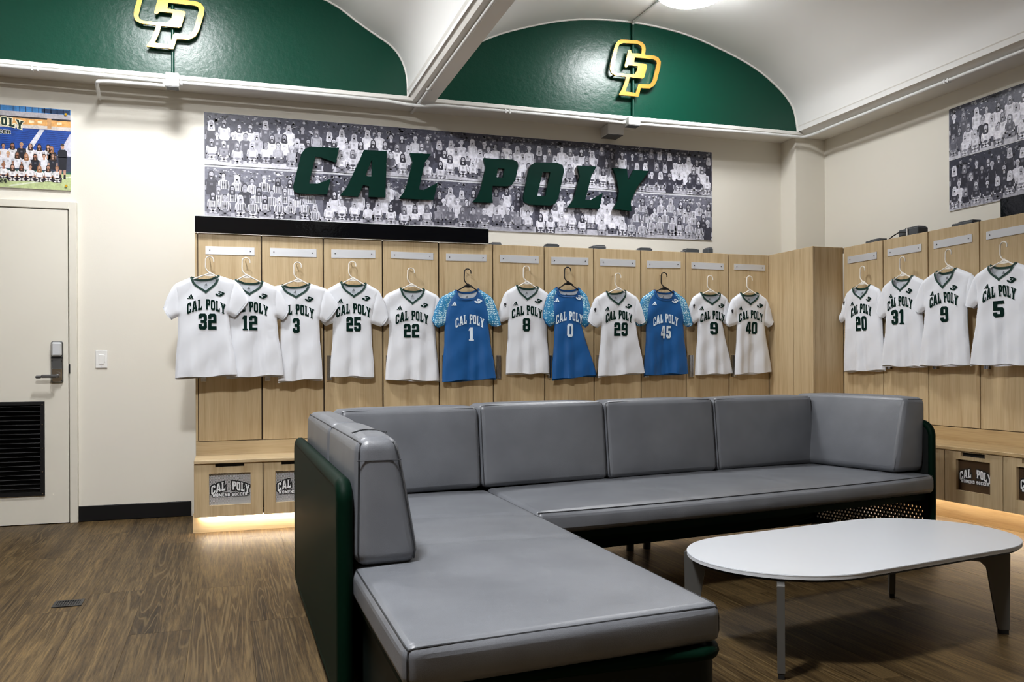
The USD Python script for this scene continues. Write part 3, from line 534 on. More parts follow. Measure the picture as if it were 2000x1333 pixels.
def figure(pr, rng, x, y, r, layer, jersey, pose, clip, tint=BW, skin=None, hair=None, shorts=None):
    """one printed person: hair, face, shoulders, arms and (sitting) crossed legs; x, y the head, r its radius"""
    def A(p, c, l):
        p = np.asarray(p, float); p[:, 0] = np.clip(p[:, 0], clip[0], clip[1]); p[:, 1] = np.clip(p[:, 1], clip[2], clip[3])
        if np.ptp(p[:, 0]) > .1 * r and np.ptp(p[:, 1]) > .1 * r: pr.add(p, c if isinstance(c, tuple) else g3(c, tint), l)
    sk = skin or int(rng.choice([176, 196, 214, 226])); hr = hair or int(rng.choice([58, 75, 120, 205, 225]))
    k = rng.uniform(.92, 1.08)
    if pose == 'stand':
        A([(x - 2.2 * r, y - 2.3 * r), (x - 1.2 * r, y - 1.75 * r), (x + 1.2 * r, y - 1.75 * r), (x + 2.2 * r, y - 2.3 * r), (x + 2.35 * r, y - 5.6 * r), (x + 1.6 * r, y - 7.5 * r), (x - 1.6 * r, y - 7.5 * r), (x - 2.35 * r, y - 5.6 * r)], jersey, layer)
    else:
        A([(x - 2.0 * r, y - 2.3 * r), (x - 1.1 * r, y - 1.7 * r), (x + 1.1 * r, y - 1.7 * r), (x + 2.0 * r, y - 2.3 * r), (x + 2.3 * r, y - 4.6 * r), (x + 1.5 * r, y - 5.4 * r), (x - 1.5 * r, y - 5.4 * r), (x - 2.3 * r, y - 4.6 * r)], jersey, layer)
    j = jersey if not isinstance(jersey, tuple) else int(np.mean(jersey))
    dk = lambda d: (g3(j + d, tint) if not isinstance(jersey, tuple) else tuple(int(np.clip(c + d, 0, 255)) for c in jersey))
    # arms, jersey shading, number block
    for s in (-1, 1):
        A([(x + s * 1.55 * r, y - 2.9 * r), (x + s * 1.75 * r, y - 2.9 * r), (x + s * 1.8 * r, y - 5.2 * r), (x + s * 1.5 * r, y - 5.2 * r)], dk(-70 if j > 130 else 50), layer + 1)
        A([(x + s * 1.75 * r, y - 4.0 * r), (x + s * 2.3 * r, y - 4.0 * r), (x + s * 2.2 * r, y - 5.8 * r), (x + s * 1.7 * r, y - 5.8 * r)], sk - 15 if not isinstance(sk, tuple) else sk, layer + 1)
    if rng.random() < .6: A([(x - .5 * r, y - 3.2 * r), (x + .5 * r, y - 3.2 * r), (x + .5 * r, y - 4.1 * r), (x - .5 * r, y - 4.1 * r)], dk(-45 if j > 130 else 60), layer + 1)
    if pose == 'stripe' or (pose == 'sit_stripe'):
        for q in (-1.25, -.55, .15, .85, 1.45):
            A([(x + q * r, y - 2.1 * r), (x + (q + .3) * r, y - 2.1 * r), (x + (q + .3) * r, y - 5.2 * r), (x + q * r, y - 5.2 * r)], dk(-120), layer + 1)
    if pose.startswith('sit'):
        lg = int(rng.choice([232, 215, 190, 110]))
        lg = lg if not isinstance(jersey, tuple) else (235, 233, 230)
        A([(x - 2.4 * r, y - 5.0 * r), (x + 2.4 * r, y - 5.0 * r), (x + 2.2 * r, y - 7.6 * r), (x - 2.2 * r, y - 7.6 * r)], shorts or int(rng.choice([85, 120, 150])), layer + 1)
        A([(x - 2.0 * r, y - 5.6 * r), (x - 1.2 * r, y - 5.4 * r), (x + 1.7 * r, y - 7.3 * r), (x + .9 * r, y - 7.7 * r)], lg, layer + 2)
        A([(x + 2.0 * r, y - 5.6 * r), (x + 1.2 * r, y - 5.4 * r), (x - 1.7 * r, y - 7.3 * r), (x - .9 * r, y - 7.7 * r)], lg, layer + 2)
        A(ell(x - 1.3 * r, y - 5.3 * r, .5 * r, .4 * r), sk, layer + 2); A(ell(x + 1.3 * r, y - 5.3 * r, .5 * r, .4 * r), sk, layer + 2)
    # head
    A([(x - .4 * r, y - .6 * r), (x + .4 * r, y - .6 * r), (x + .55 * r, y - 2.0 * r), (x - .55 * r, y - 2.0 * r)], sk, layer + 2)
    if rng.random() < .65:
        A([(x - 1.0 * r, y + .5 * r), (x - .6 * r, y + 1.25 * r), (x + .6 * r, y + 1.25 * r), (x + 1.0 * r, y + .5 * r), (x + 1.3 * r, y - 2.3 * r), (x + .7 * r, y - 2.6 * r), (x - .7 * r, y - 2.6 * r), (x - 1.3 * r, y - 2.3 * r)], hr, layer + 2)
        A([(x - .4 * r, y - .6 * r), (x + .4 * r, y - .6 * r), (x + .35 * r, y - 2.0 * r), (x - .35 * r, y - 2.0 * r)], sk, layer + 3)
    else:
        A(ell(x, y + .25 * r, 1.0 * r, 1.12 * r), hr, layer + 2)
    A(ell(x, y - .12 * r, .74 * r * k, .98 * r), sk, layer + 3)
    dkf = 95 if not isinstance(sk, tuple) else tuple(int(c * .55) for c in sk)
    A([(x - .45 * r, y + .12 * r), (x - .12 * r, y + .12 * r), (x - .12 * r, y - .05 * r), (x - .45 * r, y - .05 * r)], dkf, layer + 4)
    A([(x + .12 * r, y + .12 * r), (x + .45 * r, y + .12 * r), (x + .45 * r, y - .05 * r), (x + .12 * r, y - .05 * r)], dkf, layer + 4)
    A([(x - .26 * r, y - .5 * r), (x + .26 * r, y - .5 * r), (x + .2 * r, y - .66 * r), (x - .2 * r, y - .66 * r)], dkf, layer + 4)
def team_panel(pr, x0, x1, z0, z1, style, seed, rows=3):
    rng = np.random.default_rng(seed); W, Hh = x1 - x0, z1 - z0
    bgd, ground = {'mixed': (76, 222), 'white': (84, 205), 'stripe': (120, 195), 'dark': (60, 190), 'grey': (94, 175)}[style]
    pr.add([(x0, z0), (x1, z0), (x1, z1), (x0, z1)], g3(bgd, (0, 1, 16)), 0)
    pr.add([(x0, z0), (x1, z0), (x1, z0 + .12 * Hh), (x0, z0 + .12 * Hh)], g3(ground, BW), 1)
    for _ in range(170):      # foliage behind the team
        x, z = rng.uniform(x0 + .01, x1 - .01), z1 - abs(rng.normal(0, .16)) * Hh - .01
        if z < z0 + .3 * Hh: continue
        s = rng.uniform(.004, .012); pr.add(ell(x, z, s, s * rng.uniform(.5, 1.0)) if z + s < z1 and x - s > x0 and x + s < x1 else ell(np.clip(x, x0 + s, x1 - s), min(z, z1 - s), s, s * .6), g3(bgd + rng.choice([-30, -18, 35, 75, 110]), (0, 1, 12)), 1)
    n = max(5, round(W / .093)); r = .0178 * min(1.0, Hh / .36)
    clip = (x0 + .001, x1 - .001, z0 + .001, z1 - .001)
    for row in range(rows):
        zz = z0 + Hh * (.83, .63, .43)[row]; m = n if row != 1 else n - 1
        for i in range(m):
            x = x0 + W * (i + .5 + (.5 if row == 1 else 0)) / n + rng.normal(0, .006); zt = zz + rng.normal(0, .012) * Hh / .36 - .02 * abs(2 * (i + .5) / n - 1)
            coach = row == 0 and i in (0,) or rng.random() < .06
            if style == 'stripe': jj, pose = 232, 'stripe' if row < 2 else 'sit_stripe'
            else:
                jj = {'mixed': int(rng.choice([100, 150, 190, 235, 245])), 'white': int(rng.choice([228, 236, 244, 240, 100])), 'dark': int(rng.choice([48, 60, 52, 230])), 'grey': int(rng.choice([110, 130, 150, 225]))}[style]
                pose = 'stand' if row < 2 else 'sit'
            if coach: jj, pose = 62, 'stand'
            figure(pr, rng, x, zt, r * (1.12 if coach else 1.0), 2 + row * 6, jj, pose, clip)
bx0, bx1 = banner[0][0], banner[1][0]; bz0, bz1 = 2.138, 2.8967; bm = 2.518
t = thing('photo_banner', 'long black and white banner of team photographs on the back wall under the green letters', 'banner', ((bx0 + bx1) / 2, Y1, bz0))
obj('panel', box((bx0 - .002, 6.7015, bz0 - .002), (bx1 + .002, Y1 - .0005, bz1 + .002)), 'plastic_white', t)
dv = [bx0] + banner_div[:4] + [bx1]
st = [('mixed', 'stripe'), ('white', 'white'), ('white', 'grey'), ('mixed', 'white'), ('dark', 'stripe')]
for i in range(5):
    for rr_, (za, zb) in enumerate(((bm, bz1), (bz0, bm - .012))):
        pr = Print(on_back(6.7015)); team_panel(pr, dv[i], dv[i + 1], za, zb, st[i][rr_], 11 + i * 2 + rr_)
        m, c = pr.mesh(); obj('printed_photo', m, 'print', t, col=c)
pr = Print(on_back(6.7015)); pr.add([(bx0, bm - .013), (bx1, bm - .013), (bx1, bm + .004), (bx0, bm + .004)], (214, 216, 224), 1); m, c = pr.mesh(); obj('white_rule', m, 'print', t, col=c)

ry = 5.094
t = thing('photo_banner', 'black and white team photo banner high on the right wall, cut by the right edge', 'banner', (X1, 3.4, 2.2))
obj('panel', box((4.9915, 1.9, 2.166), (X1 - .0005, ry + .002, 2.906)), 'plastic_white', t)
for i, (a, b) in enumerate(((-ry, -3.95), (-3.95, -2.9), (-2.9, -1.9))):
    for rr_, (za, zb) in enumerate(((2.535, 2.904), (2.168, 2.532))):
        pr = Print(on_right(4.9915)); team_panel(pr, a, b, za, zb, ('white', 'dark')[rr_], 61 + i * 2 + rr_)
        m, c = pr.mesh(); obj('printed_photo', m, 'print', t, col=c)

# colour team photo over the door
px0, px1, pz0, pz1 = -2.64, -1.004, 2.281, 2.835
t = thing('team_photo', 'colour team photograph with blue stadium seats on the wall above the door', 'photograph', ((px0 + px1) / 2, Y1, pz0))
obj('panel', box((px0, 6.694, pz0), (px1, Y1 - .002, pz1), .002), 'plastic_white', t)
pr = Print(on_back(6.694)); W, Hh = px1 - px0, pz1 - pz0
U = lambda a: px1 - a * .423 / 1.0     # a: distance from the right edge, 1 = the part in view
V = lambda b: pz0 + (1 - b) * Hh
def q(a0, a1, b0, b1, rgb, l): pr.add([(max(U(a0), px0), V(b1)), (U(a1), V(b1)), (U(a1), V(b0)), (max(U(a0), px0), V(b0))], rgb, l)
q(4, 0, 0, 1, (206, 208, 220), 0); q(4, 0, 0, .065, (64, 132, 196), 1)
for i in range(40): q(.02 + i * .09, .012 + i * .09, 0, .065, (24, 52, 92), 2)
q(.42, .02, .01, .06, (30, 58, 96), 2)
q(4, 0, .065, .125, (176, 172, 178), 1); q(4, 0, .125, .145, (44, 38, 40), 1); q(4, 0, .145, .22, (222, 166, 98), 1); q(4, 0, .22, .265, (206, 198, 192), 1)
for a in (.34, 1.2, 2.1, 3.0): q(a, a - .06, .125, .25, (196, 150, 100), 2)
for a in (.60, .48, .2, .9, 1.5): q(a, a - .07, .165, .195, (244, 226, 190), 2)
q(4, 0, .265, .56, (28, 74, 160), 1)
for i in range(12): q(4, 0, .272 + i * .024, .277 + i * .024, (16, 48, 118), 2)
for a in (.42, 1.3, 2.2): pr.add([(U(a + .24), V(.53)), (U(a + .15), V(.53)), (U(a - .04), V(.27)), (U(a + .03), V(.27))], (214, 216, 226), 3)
pr.add([(U(.2), V(.58)), (U(0), V(.58)), (U(0), V(.30)), (U(.01), V(.30))], (208, 208, 226), 3)
q(4, 0, .56, .80, (60, 66, 88), 1); q(4, 0, .78, 1, (190, 204, 148), 2); q(4, 0, .775, .80, (40, 92, 84), 3); pr.add([(U(.9), V(.97)), (U(.86), V(.985)), (U(.0), V(.84)), (U(.0), V(.825))], (224, 232, 206), 3)
rng = np.random.default_rng(3); clip = (px0 + .002, px1 - .002, pz0 + .002, pz1 - .002)
for row, (b, off, jer) in enumerate(((.475, .0, (232, 230, 236)), (.60, .06, (226, 226, 234)), (.735, .0, (236, 234, 238)))):
    for i in range(24):
        a = .20 + off + i * .128
        if U(a) < px0 + .03: break
        jj = jer if rng.random() < .8 else (26, 28, 40)
        if row == 0 and i == 0: jj, a = (26, 28, 40), .28
        figure(pr, rng, U(a), V(b) + rng.normal(0, .004), .0125, 5 + row * 6, jj, 'stand' if row < 2 else 'sit', clip, (0, 0, 0), tuple(rng.choice([(196, 146, 120), (170, 116, 92), (214, 168, 144)])), tuple(rng.choice([(60, 40, 30), (196, 160, 110), (40, 28, 24), (150, 104, 66)])), (44, 34, 48))
# coach at the right end, standing in black
a = .12
pr.add([(U(a) - .030, V(.60)), (U(a) + .030, V(.60)), (U(a) + .028, V(.52)), (U(a) + .016, V(.50)), (U(a) - .016, V(.50)), (U(a) - .028, V(.52))], (24, 26, 38), 22); pr.add([(U(a) - .023, V(.75)), (U(a) + .023, V(.75)), (U(a) + .026, V(.59)), (U(a) - .026, V(.59))], (24, 26, 38), 22)
pr.add(ell(U(a), V(.465), .012, .017), (206, 160, 136), 23); pr.add(ell(U(a), V(.445), .012, .009), (70, 52, 40), 24)
for s in (-1, 1): pr.add([(U(a) + s * .013 - .006, V(.84)), (U(a) + s * .013 + .006, V(.84)), (U(a) + s * .013 + .008, V(.75)), (U(a) + s * .013 - .008, V(.75))], (190, 146, 124), 22); pr.add([(U(a) + s * .013 - .007, V(.86)), (U(a) + s * .013 + .007, V(.86)), (U(a) + s * .013 + .006, V(.81)), (U(a) + s * .013 - .006, V(.81))], (24, 24, 30), 23)
def title(s, h, w, xc, zc, arch, rgb, edge):
    g = affinity.translate(text2d(s, h, w, arch, gap=.16), xc, zc); pr.shape(g.buffer(h * .09, join_style=2).intersection(sbox(*[px0 + .001, pz0, px1, pz1])), edge, 25); pr.shape(g.intersection(sbox(px0 + .001, pz0, px1, pz1)), rgb, 26)
title('CAL POLY', .056, .350, -1.468, 2.700, .024, (16, 44, 36), (236, 230, 200)); title('SOCCER', .023, .15, -1.444, 2.643, .0, (16, 36, 30), (226, 224, 214)); title('2024', .028, .095, -1.440, 2.311, 0, (26, 34, 26), (200, 210, 160))
m, c = pr.mesh(); obj('printed_photo', m, 'print', t, col=c)
for x, z in ((px1 - .028, pz1 - .034), (px1 - .028, pz0 + .03), (px0 + .028, pz1 - .034), (px0 + .028, pz0 + .03)):
    obj('brass_pin', cyl((x, 6.695, z), (x, 6.682, z), .008, 12), 'gold_pin', t, smooth=40)

# ------------------------------------------------------------------ lockers
BY, RXL, LT = 6.273, 4.5575, 1.9655
DB = .5665
who = ['32', '12', '3', '25', '22', 'the blue number 1', '8', 'the blue number 0', '29', 'the blue number 45', '9', '40']
ordn = ['first', 'second', 'third', 'fourth', 'fifth', 'sixth', 'seventh', 'eighth', 'ninth', 'tenth', 'eleventh']
def door_parts(t, place, ua, ub, z0, plate, handle_u, hz, pegs):
    """oak front in plane coordinates with its plate, pull and pegs; w = 0 is the face of the door"""
    bev = lambda a0, b0, w0, a1, b1, w1, c: (lambda m: trimesh.Trimesh(place(np.array(m.vertices)), m.faces, process=False))(box((a0, b0, w0), (a1, b1, w1), c))
    d = obj('door', bev(ua + .0045, z0, -.020, ub - .0045, LT, 0, .0015), 'oak', t)
    (a, b, zl, zr, h) = plate
    P = Polygon([(a, zl - h), (b, zr - h), (b, zr), (a, zl)])
    obj('nameplate', extrude(P, .004, place, -.0005), 'aluminium', d)
    zz = lambda s: (zl + (zr - zl) * s) - h / 2
    for s in (.085, .915):
        u = a + (b - a) * s; obj('screw', extrude(Point(u, zz(s)).buffer(.004, 4), .0055, place), 'screw', d)
    if handle_u is not None:
        g = [bev(handle_u - .017, hz - .175, .0, handle_u - .010, hz, .022, .001), bev(handle_u + .010, hz - .175, .0, handle_u + .017, hz, .022, .001), bev(handle_u - .017, hz - .175, .006, handle_u + .017, hz, .012, .001), bev(handle_u - .004, hz - .175, .0, handle_u + .004, hz, .020, .001)]
        obj('handle', cat_(g), 'chrome', d)
    for (u, z, dd) in pegs:
        obj('peg', tube(place(np.array([[u, z, -.003], [u, z, dd]])), .0022, 6), 'oak', d)
pegs_b = {i: [] for i in range(11)}; pegs_r = {i: [] for i in range(5)}
for j in jerseys:
    hk = j[11 - 1 + 2 - 0] if False else j[12]
    pg = (hk[0], hk[1] - .0095, j[2] + .004)
    if j[1] != 'r':
        i = max(0, min(10, int(np.searchsorted(back_div, hk[0])) - 1)); pegs_b[i].append(pg)
    else:
        i = sum(1 for y in right_div[1:] if hk[0] < y); pass
for i in range(11):
    a, b = back_div[i], back_div[i + 1]
    t = thing('locker', f'tall light oak locker on the back wall, {ordn[i]} from the left', 'locker', ((a + b) / 2, 6.5, DB), 'oak lockers along the back wall')
    obj('carcass', box((a, BY + .021, DB - .003), (b - .001, Y1 - .002, LT - .001)), 'oak_shade', t)  # carcass coloured dark so the gaps between doors look shaded
    n = nameplates[i]; h = n[1][1] - n[2][1]
    door_parts(t, on_back(BY), a, b, DB, (n[0][0], n[1][0], n[0][1], n[1][1], h), a + .036, 1.142, pegs_b[i])
t = thing('end_panel', 'narrow oak panel closing the left end of the back lockers', 'panel', (-.184, 6.5, DB))
obj('side', box((-.1915, BY - .002, DB - .003), (back_div[0] - .0005, Y1 - .002, LT + .0005), .0015), 'oak', t)
RD = right_div + [right_div[-1] - .432, right_div[-1] - .864]
ordr = ['nearest the corner', 'second from the corner', 'third from the corner', 'fourth from the corner, cut by the right edge', 'fifth from the corner, out of view']
for i in range(5):
    ya, yb = RD[i], RD[i + 1]
    t = thing('locker', f'tall oak locker on the right wall, {ordr[i]}', 'locker', (4.8, (ya + yb) / 2, .63), 'oak lockers along the right wall')
    obj('carcass', box((RXL + .021, yb + .001, .645), (X1 - .002, ya, LT - .001)), 'oak_shade', t)
    n = rnameplates[min(i, 3)]; sh = 0 if i < 4 else .432
    h = n[1][1] - n[2][1]; a, b, zl, zr = -n[0][0] + sh, -n[1][0] + sh, n[0][1], n[1][1]
    if i >= 3: a, b, zl, zr = -ya + .055, -yb - .055, rnameplates[2][0][1] , rnameplates[2][1][1]
    hu = [None, -5.1996, -4.7653, -4.3408, -3.91][i]
    door_parts(t, on_right(RXL), -ya, -yb, .6485, (a, b, zl, zr, max(h, .05)), hu, 1.20, pegs_r[i])
# the corner unit between both rows
t = thing('corner_cabinet', 'blank oak corner cabinet where the two rows of lockers meet', 'cabinet', (4.6, 6.1, 0))
obj('side_panel', box((4.2765, 5.950, .001), (4.296, Y1 - .003, LT + .002), .0015), 'oak', t)
obj('side_panel', box((4.2765, 5.7055, .001), (4.296, 5.946, LT + .003), .0015), 'oak', t)
obj('front_panel', box((4.2965, 5.7065, .001), (RXL - .002, 5.7255, LT + .002), .0015), 'oak', t)
obj('top', box((4.2965, 5.726, LT - .02), (4.695, Y1 - .22, LT), .001), 'oak', t)

# benches under the lockers, their lit kickboards and the drawers
ZBN, YD = .4696, 5.935
XE = 4.275
t = thing('drawer_bench', 'long oak drawer bench under the back lockers with a glowing kickboard', 'bench', (2.0, 6.1, 0))
obj('bench_top', box((-.1935, YD - .012, ZBN - .022), (XE, BY + .0, ZBN), .003), 'oak_x', t)
obj('rail', box((-.1915, BY + .0005, ZBN - .02), (XE, BY + .02, DB - .004), .001), 'oak_x', t)
obj('end_panel', box((-.1935, YD + .0, .106), (-.1765, Y1 - .005, ZBN - .0225), .0015), 'oak', t)
obj('kickboard', cat_([box((-.2025, 5.995, 0.0005), (XE, 6.013, .125)), box((-.2025, 6.0135, .0005), (-.1845, Y1 - .013, .1055))]), 'oak_x', t)
obj('drawer_bay', box((-.176, 6.03, .14), (XE, 6.05, ZBN - .03)), 'oak_shade', t)
obj('floor_board', box((-.176, 5.9545, .1135), (XE, 6.03, .128)), 'oak_shade', t)  # added board that keeps LED light out of the drawer gaps
obj('led_strip', box((-.15, 5.966, .1065), (XE - .02, 5.990, .1125)), 'led_warm', t)
def drawer(t, place, ua, ub, z0, z1, slot, win, metal='perforated'):
    P = sbox(ua + .003, z0, ub - .003, z1).difference(sbox(*slot)).difference(sbox(*win))
    t = obj('drawer', extrude(P, .018, place, -.018), 'oak', t)
    obj('slot_shadow', extrude(sbox(slot[0] - .004, slot[1] - .004, slot[2] + .004, slot[3] + .004), .004, place, -.024), 'black_matte', t, label='black plate standing in for the shade in the hand slot')  # black plate paints the shade behind the slot opening
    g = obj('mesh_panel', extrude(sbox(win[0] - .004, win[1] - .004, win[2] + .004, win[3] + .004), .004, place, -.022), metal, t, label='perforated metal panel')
    ww, wh = win[2] - win[0], win[3] - win[1]; xc = (win[0] + win[2]) / 2; zb = win[1] + wh * .52
    L = text2d('CAL', wh * .27, ww * .34, 0, gap=.1); R = text2d('POLY', wh * .27, ww * .42, 0, gap=.1)
    bend = lambda gg: shapely.transform(shapely.segmentize(gg, .01), lambda qq: np.column_stack([qq[:, 0], qq[:, 1] - wh * .17 * (qq[:, 0] / (ww / 2)) ** 2]))
    TT = affinity.translate(bend(unary_union([affinity.translate(L, -ww * .28, 0), affinity.translate(R, ww * .265, 0)])), xc, zb - .012)
    S = affinity.translate(text2d('WOMENS SOCCER', wh * .105, ww * .84, 0, gap=.14), xc, win[1] + wh * .26)
    obj('print_outline', flat(unary_union([TT.buffer(.0075, join_style=2), S.buffer(.004, join_style=2)]), place, -.0168), 'print_black', t)
    obj('print_letters', flat(unary_union([TT, S]), place, -.0160), 'print_white', t)
for i in range(10):
    a = -.181 + i * .4095; b = a + .4095
    c = (a + b) / 2
    drawer(t, on_back(YD), a, b, .108, ZBN - .0235,
           (c - .089, .4245, c + .089, .4245 + .030), (c - .127, .180, c + .127, .3835))
ZR = .5575; XD = 4.212
t = thing('drawer_bench', 'oak drawer bench under the right lockers with a glowing kickboard', 'bench', (4.4, 4.5, 0))
obj('bench_top', box((XD - .010, RD[-1], ZR - .022), (RXL, 5.7045, ZR), .003), 'oak_y', t)
obj('rail', box((RXL + .0005, RD[-1], ZR - .02), (RXL + .02, 5.7045, .644), .001), 'oak_y', t)
obj('kickboard', box((4.745, RD[-1], .0005), (4.763, 5.7045, .235)), 'oak_y', t)
obj('drawer_bay', box((4.35, RD[-1], .24), (4.37, 5.70, ZR - .03)), 'oak_shade', t)
obj('floor_board', box((4.232, RD[-1], .2365), (4.95, 5.7045, .25)), 'oak_shade', t)  # added board that stops LED light leaking up behind the drawers
obj('led_strip', box((4.700, RD[-1], .229), (4.740, 5.69, .235)), 'led_warm', t)
for i in range(6):
    a = -4.347 + (i - 3) * .4295; b = a + .4295
    a_ = max(a, -5.7035); c = (a + b) / 2
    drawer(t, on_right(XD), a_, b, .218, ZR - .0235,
           (c - .088, .505, c + .088, .529), (c - .125, .297, c + .125, .484), 'perforated_wood_reflection')

# black boards standing on the lockers, and the little boxes behind them
t = thing('black_board', 'long glossy black panel standing on top of the left lockers', 'panel', (.8, 6.26, LT)); obj('panel_body', box((-.190, 6.245, LT + .0015), (1.853, 6.268, LT + .109), .003), 'black_gloss', t); obj('top_edge', box((-.188, 6.247, LT + .1092), (1.851, 6.266, LT + .1125)), 'print_white', t)
t = thing('black_board', 'glossy black panel standing on the right lockers at the right edge', 'panel', (4.58, 3.9, LT)); obj('panel_body', box((4.57, 3.55, LT + .0015), (4.593, 4.262, LT + .118), .003), 'black_gloss', t)
def topbox(place, u, w, h, label, style):
    t = thing('power_box', label, 'box', tuple(place(np.array([[u, LT, -.1]]))[0]), 'small boxes on top of the lockers')
    tr = lambda m: trimesh.Trimesh(place(np.array(m.vertices)), m.faces, process=False)
    z0 = LT + .001
    if style == 'wedge':
        P = Polygon([(u - w / 2, z0), (u + w / 2, z0), (u + w / 2, z0 + h), (u - w / 2 + w * .3, z0 + h), (u - w / 2, z0 + h * .25)])
        obj('casing', extrude(P, .09, place, -.16), 'box_grey', t)
    else:
        obj('casing', tr(box((u - w / 2, z0, -.16), (u + w / 2, z0 + h, -.07), .006)), 'box_grey', t)
    obj('lid', tr(box((u - w * .22, z0 + h + .0005, -.15), (u + w * .45, z0 + h + .008, -.08), .002)), 'steel_grey', t)
    return t, tr
for u, w, h, s, lab in ((1.905, .10, .020, 'box', 'small grey box on the lockers right beside the black panel'), (2.35, .135, .026, 'wedge', 'small grey wedge-shaped box on top of the seventh back locker'), (2.755, .115, .032, 'box', 'small grey box on top of the ninth back locker, tallest of the row'),
                     (3.145, .135, .026, 'wedge', 'small grey wedge-shaped box over the rightmost blue jersey'), (3.56, .15, .034, 'wedge', 'small dark wedge-shaped box over the last but one jersey of the back row')):
    topbox(on_back(BY), u + .03, w, h, lab, s)
t, tr = topbox(on_back(BY), 3.77, .05, .050, 'small dark upright box on the back lockers near the corner', 'box')
for u, w, h, s, lab in ((-5.47, .15, .028, 'box', 'small dark box on the right lockers nearest the corner'), (-4.62, .18, .03, 'box', 'small dark box on the third right locker')):
    topbox(on_right(RXL), u, w, h, lab, s)
t, tr = topbox(on_right(RXL), -5.10, .19, .062, 'dark box with a black cable on the second right locker', 'box')
obj('white_divider', tr(box((-5.105, LT + .002, -.068), (-5.097, LT + .062, -.060))), 'plastic_white', t)
obj('cable', tube(on_right(RXL)(smooth_path([(-5.11, LT + .034, -.055), (-5.16, LT + .042, -.05), (-5.22, LT + .024, -.045), (-5.26, LT + .006, -.045)], 5)), .0042, 8), 'rubber', t, smooth=40)

# ------------------------------------------------------------------ jerseys on hangers
names = {'32': 0}
def lerp(a, b, s): return (np.array(a) * (1 - s) + np.array(b) * s)
jlabels = [('white jersey thirty-two with green collar, leftmost on the back lockers', 'white hanger at the far left, holding jersey thirty-two'), ('white jersey twelve, second from left, its chest half covered by jersey thirty-two', 'white hanger second from left, holding jersey twelve'),
           ('white jersey three, one digit, hanging left of jersey twenty-five', 'white hanger third from left, holding jersey three'), ('white jersey twenty-five hanging between jerseys three and twenty-two', 'white hanger fourth from left, holding jersey twenty-five'),
           ('white jersey twenty-two hanging just left of the first blue jersey', 'white hanger just left of the first black one, holding jersey twenty-two'), ('blue goalkeeper jersey one with speckled sleeves, leftmost of the blue ones', 'leftmost black hanger, holding blue jersey one'),
           ('white jersey eight hanging between blue jerseys one and zero', 'white hanger between the first two black ones, holding jersey eight'), ('blue goalkeeper jersey zero with speckled sleeves, middle one of the blue ones', 'middle black hanger, holding blue jersey zero'),
           ('white jersey twenty-nine hanging between blue jerseys zero and forty-five', 'white hanger between the last two black ones, holding jersey twenty-nine'), ('blue goalkeeper jersey forty-five with speckled sleeves, rightmost of the blue ones', 'rightmost black hanger, holding blue jersey forty-five'),
           ('white jersey nine on the back lockers, right of the last blue jersey', 'white hanger right of the last black one, holding jersey nine'), ('white jersey forty, last of the back row before the corner cabinet', 'white hanger at the right end of the back row, holding jersey forty'),
           ('white jersey twenty, nearest the corner on the right lockers', 'white hanger nearest the corner on the right lockers, holding jersey twenty'), ('white jersey thirty-one on the right lockers, its right chest covered by a sleeve', 'second white hanger from the corner on the right lockers, holding jersey thirty-one'),
           ('white jersey nine on the right lockers between jerseys thirty-one and five', 'third white hanger from the corner on the right lockers, holding jersey nine'), ('white jersey five, cut by the right edge of the picture', 'white hanger at the right edge of the picture, holding jersey five')]
